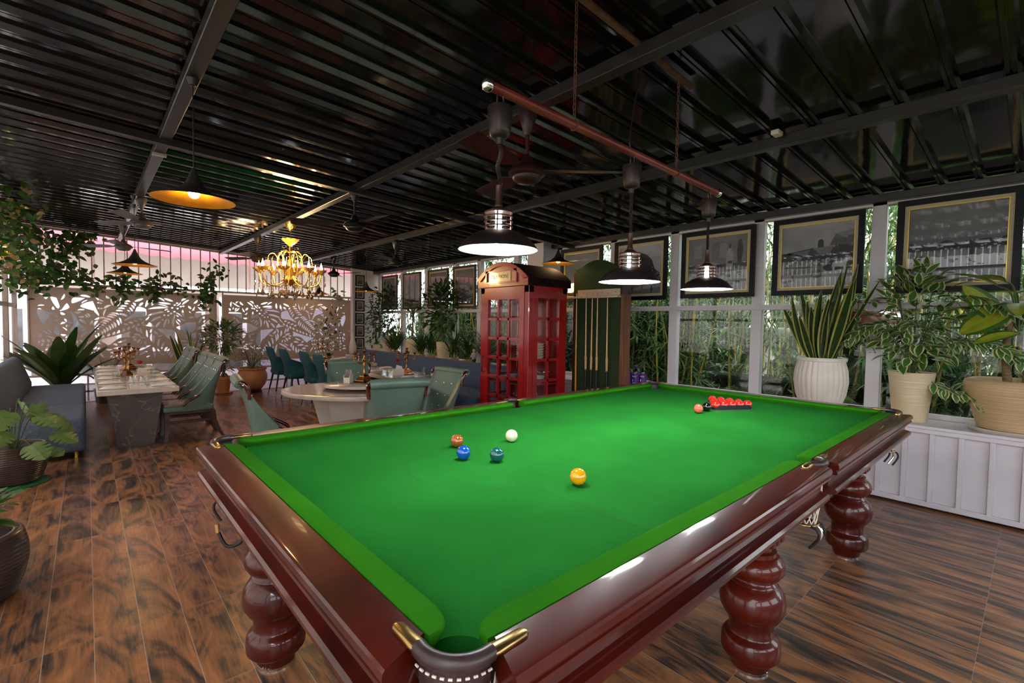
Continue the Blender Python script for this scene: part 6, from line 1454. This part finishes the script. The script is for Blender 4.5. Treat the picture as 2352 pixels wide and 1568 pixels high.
p = thing('garden_palm', 'garden palm fanning out outside the window behind the pink ball', 'palm', (6.4, 1.75, -.14), 0); palm_plant(p, 301, 12, 1.25, .2, [L_BAM, L_MID], .4, 24, .4, (.6, 1.3))
p = thing('garden_palm', 'garden palm outside the window between the room photograph and gabled house photograph', 'palm', (6.3, 1.05, -.14), 0); palm_plant(p, 302, 11, 1.5, .5, [L_BAM, L_MID], .35, 24, .4, (.6, 1.3))
random.seed(5); m = MB()
for i in range(900):
    x, y = random.uniform(6.0, 7.4), random.uniform(-2, 4.2); a = random.uniform(0, 2 * PI); m.leaf((x, y, -.14), (math.cos(a) * .7, math.sin(a) * .7, 1), (-math.cos(a), -math.sin(a), .5), random.uniform(.35, .8), .022, random.uniform(.2, .8), 4, random.randrange(3))
tag(m.build('undergrowth', [L_BAMD, L_OLIVE, L_DRY], smooth=80), 'tangled dry and green undergrowth below the windows', 'undergrowth', kind='stuff')
for i, (y0, y1, h, lb) in enumerate(((-3.4, -.2, 2.0, 'dark clipped hedge outside, beyond the wide tan pot'), (-.1, 1.35, 1.75, 'dark clipped hedge outside, behind the snake plant'), (3.1, 6.0, 2.2, 'dark clipped hedge outside, behind the kiosk and cue rack'), (6.1, 8.7, 2.2, 'dark clipped hedge outside, behind the dark photographs'), (8.8, 11.6, 2.2, 'dark clipped hedge outside, at the back corner of the windows'), (1.45, 3.0, .95, 'low dark hedge outside, in front of the garden fountain'))):
    t = thing('garden_hedge', lb, 'hedge', (7.0, (y0 + y1) / 2, -.14), 0, 'hedges behind the bamboo'); random.seed(500 + i); m = MB(); L = y1 - y0
    for k in range(int(900 * L * h / 4)):
        m.leaf((random.uniform(-.45, .45), random.uniform(-L / 2, L / 2), random.uniform(0, h) * random.uniform(.85, 1.05)), (random.uniform(-1, 1), random.uniform(-1, 1), random.uniform(-.8, .6)), (random.uniform(-.5, .3), 0, 1), random.uniform(.14, .24), .09, .3, 2, random.randrange(3))
    m.build('foliage', [L_BAMD, L_DARK, L_OLIVE], t, smooth=80); m = MB(); m.rbox(-.25, .25, -L / 2 + .1, L / 2 - .1, 0, h * .88, .05, 1); m.build('shade_core', M('hedge_shade', (.008, .012, .005), rough=1), t)  # near-black box: shade between the leaves put into its colour
for i, (y0, y1) in enumerate(((-6, 0), (0.1, 6), (6.1, 13))):
    t = thing('garden_hedge', ['tall hedge across the lawn, far beyond the snake plant', 'tall hedge across the lawn, behind the garden fountain', 'tall hedge across the lawn, far behind the kiosk'][i], 'hedge', (11.2, (y0 + y1) / 2, -.14), 0, 'tall hedges across the lawn'); random.seed(520 + i); m = MB(); L = y1 - y0
    for k in range(1900): m.leaf((random.uniform(-.5, .5), random.uniform(-L / 2, L / 2), random.uniform(0, 2.9) * random.uniform(.85, 1.05)), (random.uniform(-1, 1), random.uniform(-1, 1), random.uniform(-.8, .6)), (random.uniform(-.5, .3), 0, 1), random.uniform(.22, .36), .16, .3, 2, random.randrange(3))
    m.build('foliage', [L_BAMD, L_BAM, L_OLIVE], t, smooth=80); m = MB(); m.rbox(-.3, .3, -L / 2 + .1, L / 2 - .1, 0, 2.6, .05, 1); m.build('shade_core', M('hedge_shade', (.008, .012, .005), rough=1), t)  # inner shade of the hedge again, as a near-black box
# tiered stone fountain and white iron chairs on the lawn
STONE = M('white_cast_stone', (.62, .62, .58), rough=.7, c2=(.5, .51, .47), scale=6)
ft = thing('garden_fountain', 'white tiered stone fountain in the garden, seen through the window', 'fountain', (8.3, 2.62, -.14), 0)
m = MB(); m.lathe([(0, 0), (.55, 0), (.58, .12), (.42, .22), (.36, .34), (.22, .48), (.16, .62), (0, .62)], 28); m.build('base', STONE, ft, smooth=60)
m = MB(); m.lathe([(0, .6), (.10, .62), (.085, .8), (.14, .95), (.20, 1.05), (.12, 1.2), (.2, 1.36), (0, 1.36)], 24); m.build('pedestal', STONE, ft, smooth=60)
m = MB(); m.lathe([(.0, 1.34), (.25, 1.37), (.52, 1.46), (.60, 1.52), (.61, 1.56), (.56, 1.56), (.3, 1.5), (0, 1.48)], 36, wob=lambda a: .02 * abs(math.sin(a * 6))); m.build('basin', STONE, ft, smooth=60)
m = MB(); m.lathe([(.26, 1.48), (.20, 1.58), (.11, 1.75), (.07, 1.95), (.05, 2.1), (0, 2.12)], 24, wob=lambda a: .06 * math.cos(a * 7)); m.build('plume', STONE, ft, smooth=60)
IRON = M('white_garden_iron', (.62, .65, .70), rough=.5)
for i, (x, y, lb) in enumerate(((8.5, 1.55, 'white iron garden chair seen through the window beside the snake plant'), (8.9, 2.0, 'white iron garden chair seen through the window between palms'))):
    t = thing('garden_chair', lb, 'garden chair', (x, y, -.14), PI + .4)
    for sx in (-.2, .2):
        for sy in (-.2, .2): m = MB(); m.tube([(sx, sy, 0), (sx * .9, sy * .9, .44)], .013, 6); m.build('leg', IRON, t)
    m = MB(); m.rbox(-.22, .22, -.22, .22, .44, .47, .01, 1); m.build('seat', IRON, t)
    m = MB()
    for k in range(7): m.tube([(-.21, -.2 + .4 * k / 6, .46), (-.25, -.2 + .4 * k / 6, .92)], .008, 5)
    m.tube(bez([(-.25, -.22, .88), (-.26, -.1, 1.0), (-.26, .1, 1.0), (-.25, .22, .88)], 6), .014, 6); m.build('backrest', IRON, t)
random.seed(66); lw_ = MB(); lw_.add([(7.4, -6, -.13), (20, -6, -.13), (20, 12, -.13), (7.4, 12, -.13)], [[0, 1, 2, 3]]); struct(lw_, 'lawn', M('lawn_green', (.035, .08, .014), rough=.9, c2=(.05, .10, .02), scale=6))
for i, (x, y, r, h) in enumerate(((15.5, -4.2, 2.2, 5.5), (16.0, 1.4, 2.4, 6.5), (15.5, 7.2, 2.2, 5.5), (15.0, 12.8, 2.2, 5.0))):
    t = thing('garden_tree', ['broad garden tree far behind the variegated shrub', 'broad garden tree far behind the fountain', 'broad garden tree far behind the cue rack', 'broad garden tree far behind the kiosk end of the windows'][i], 'tree', (x, y, -.14), 0, 'trees at the back of the garden')
    m = MB(); m.tube([(0, 0, 0), (.1, .1, h * .5), (0, .2, h * .8)], [.16, .12, .05], 8); m.build('trunk', TRUNK, t); m = MB(); random.seed(400 + i)
    for k in range(1500):
        q = Vector((random.gauss(0, .5), random.gauss(0, .5), random.gauss(0, .42))); q = q if q.length < 1 else q.normalized(); m.leaf((q.x * r, q.y * r, h * .55 + q.z * h * .45), (random.uniform(-1, 1), random.uniform(-1, 1), random.uniform(-1, .5)), (0, 0, 1), random.uniform(.25, .45), .14, .3, 2, random.randrange(3))
    m.build('foliage', BMX, t, smooth=80)
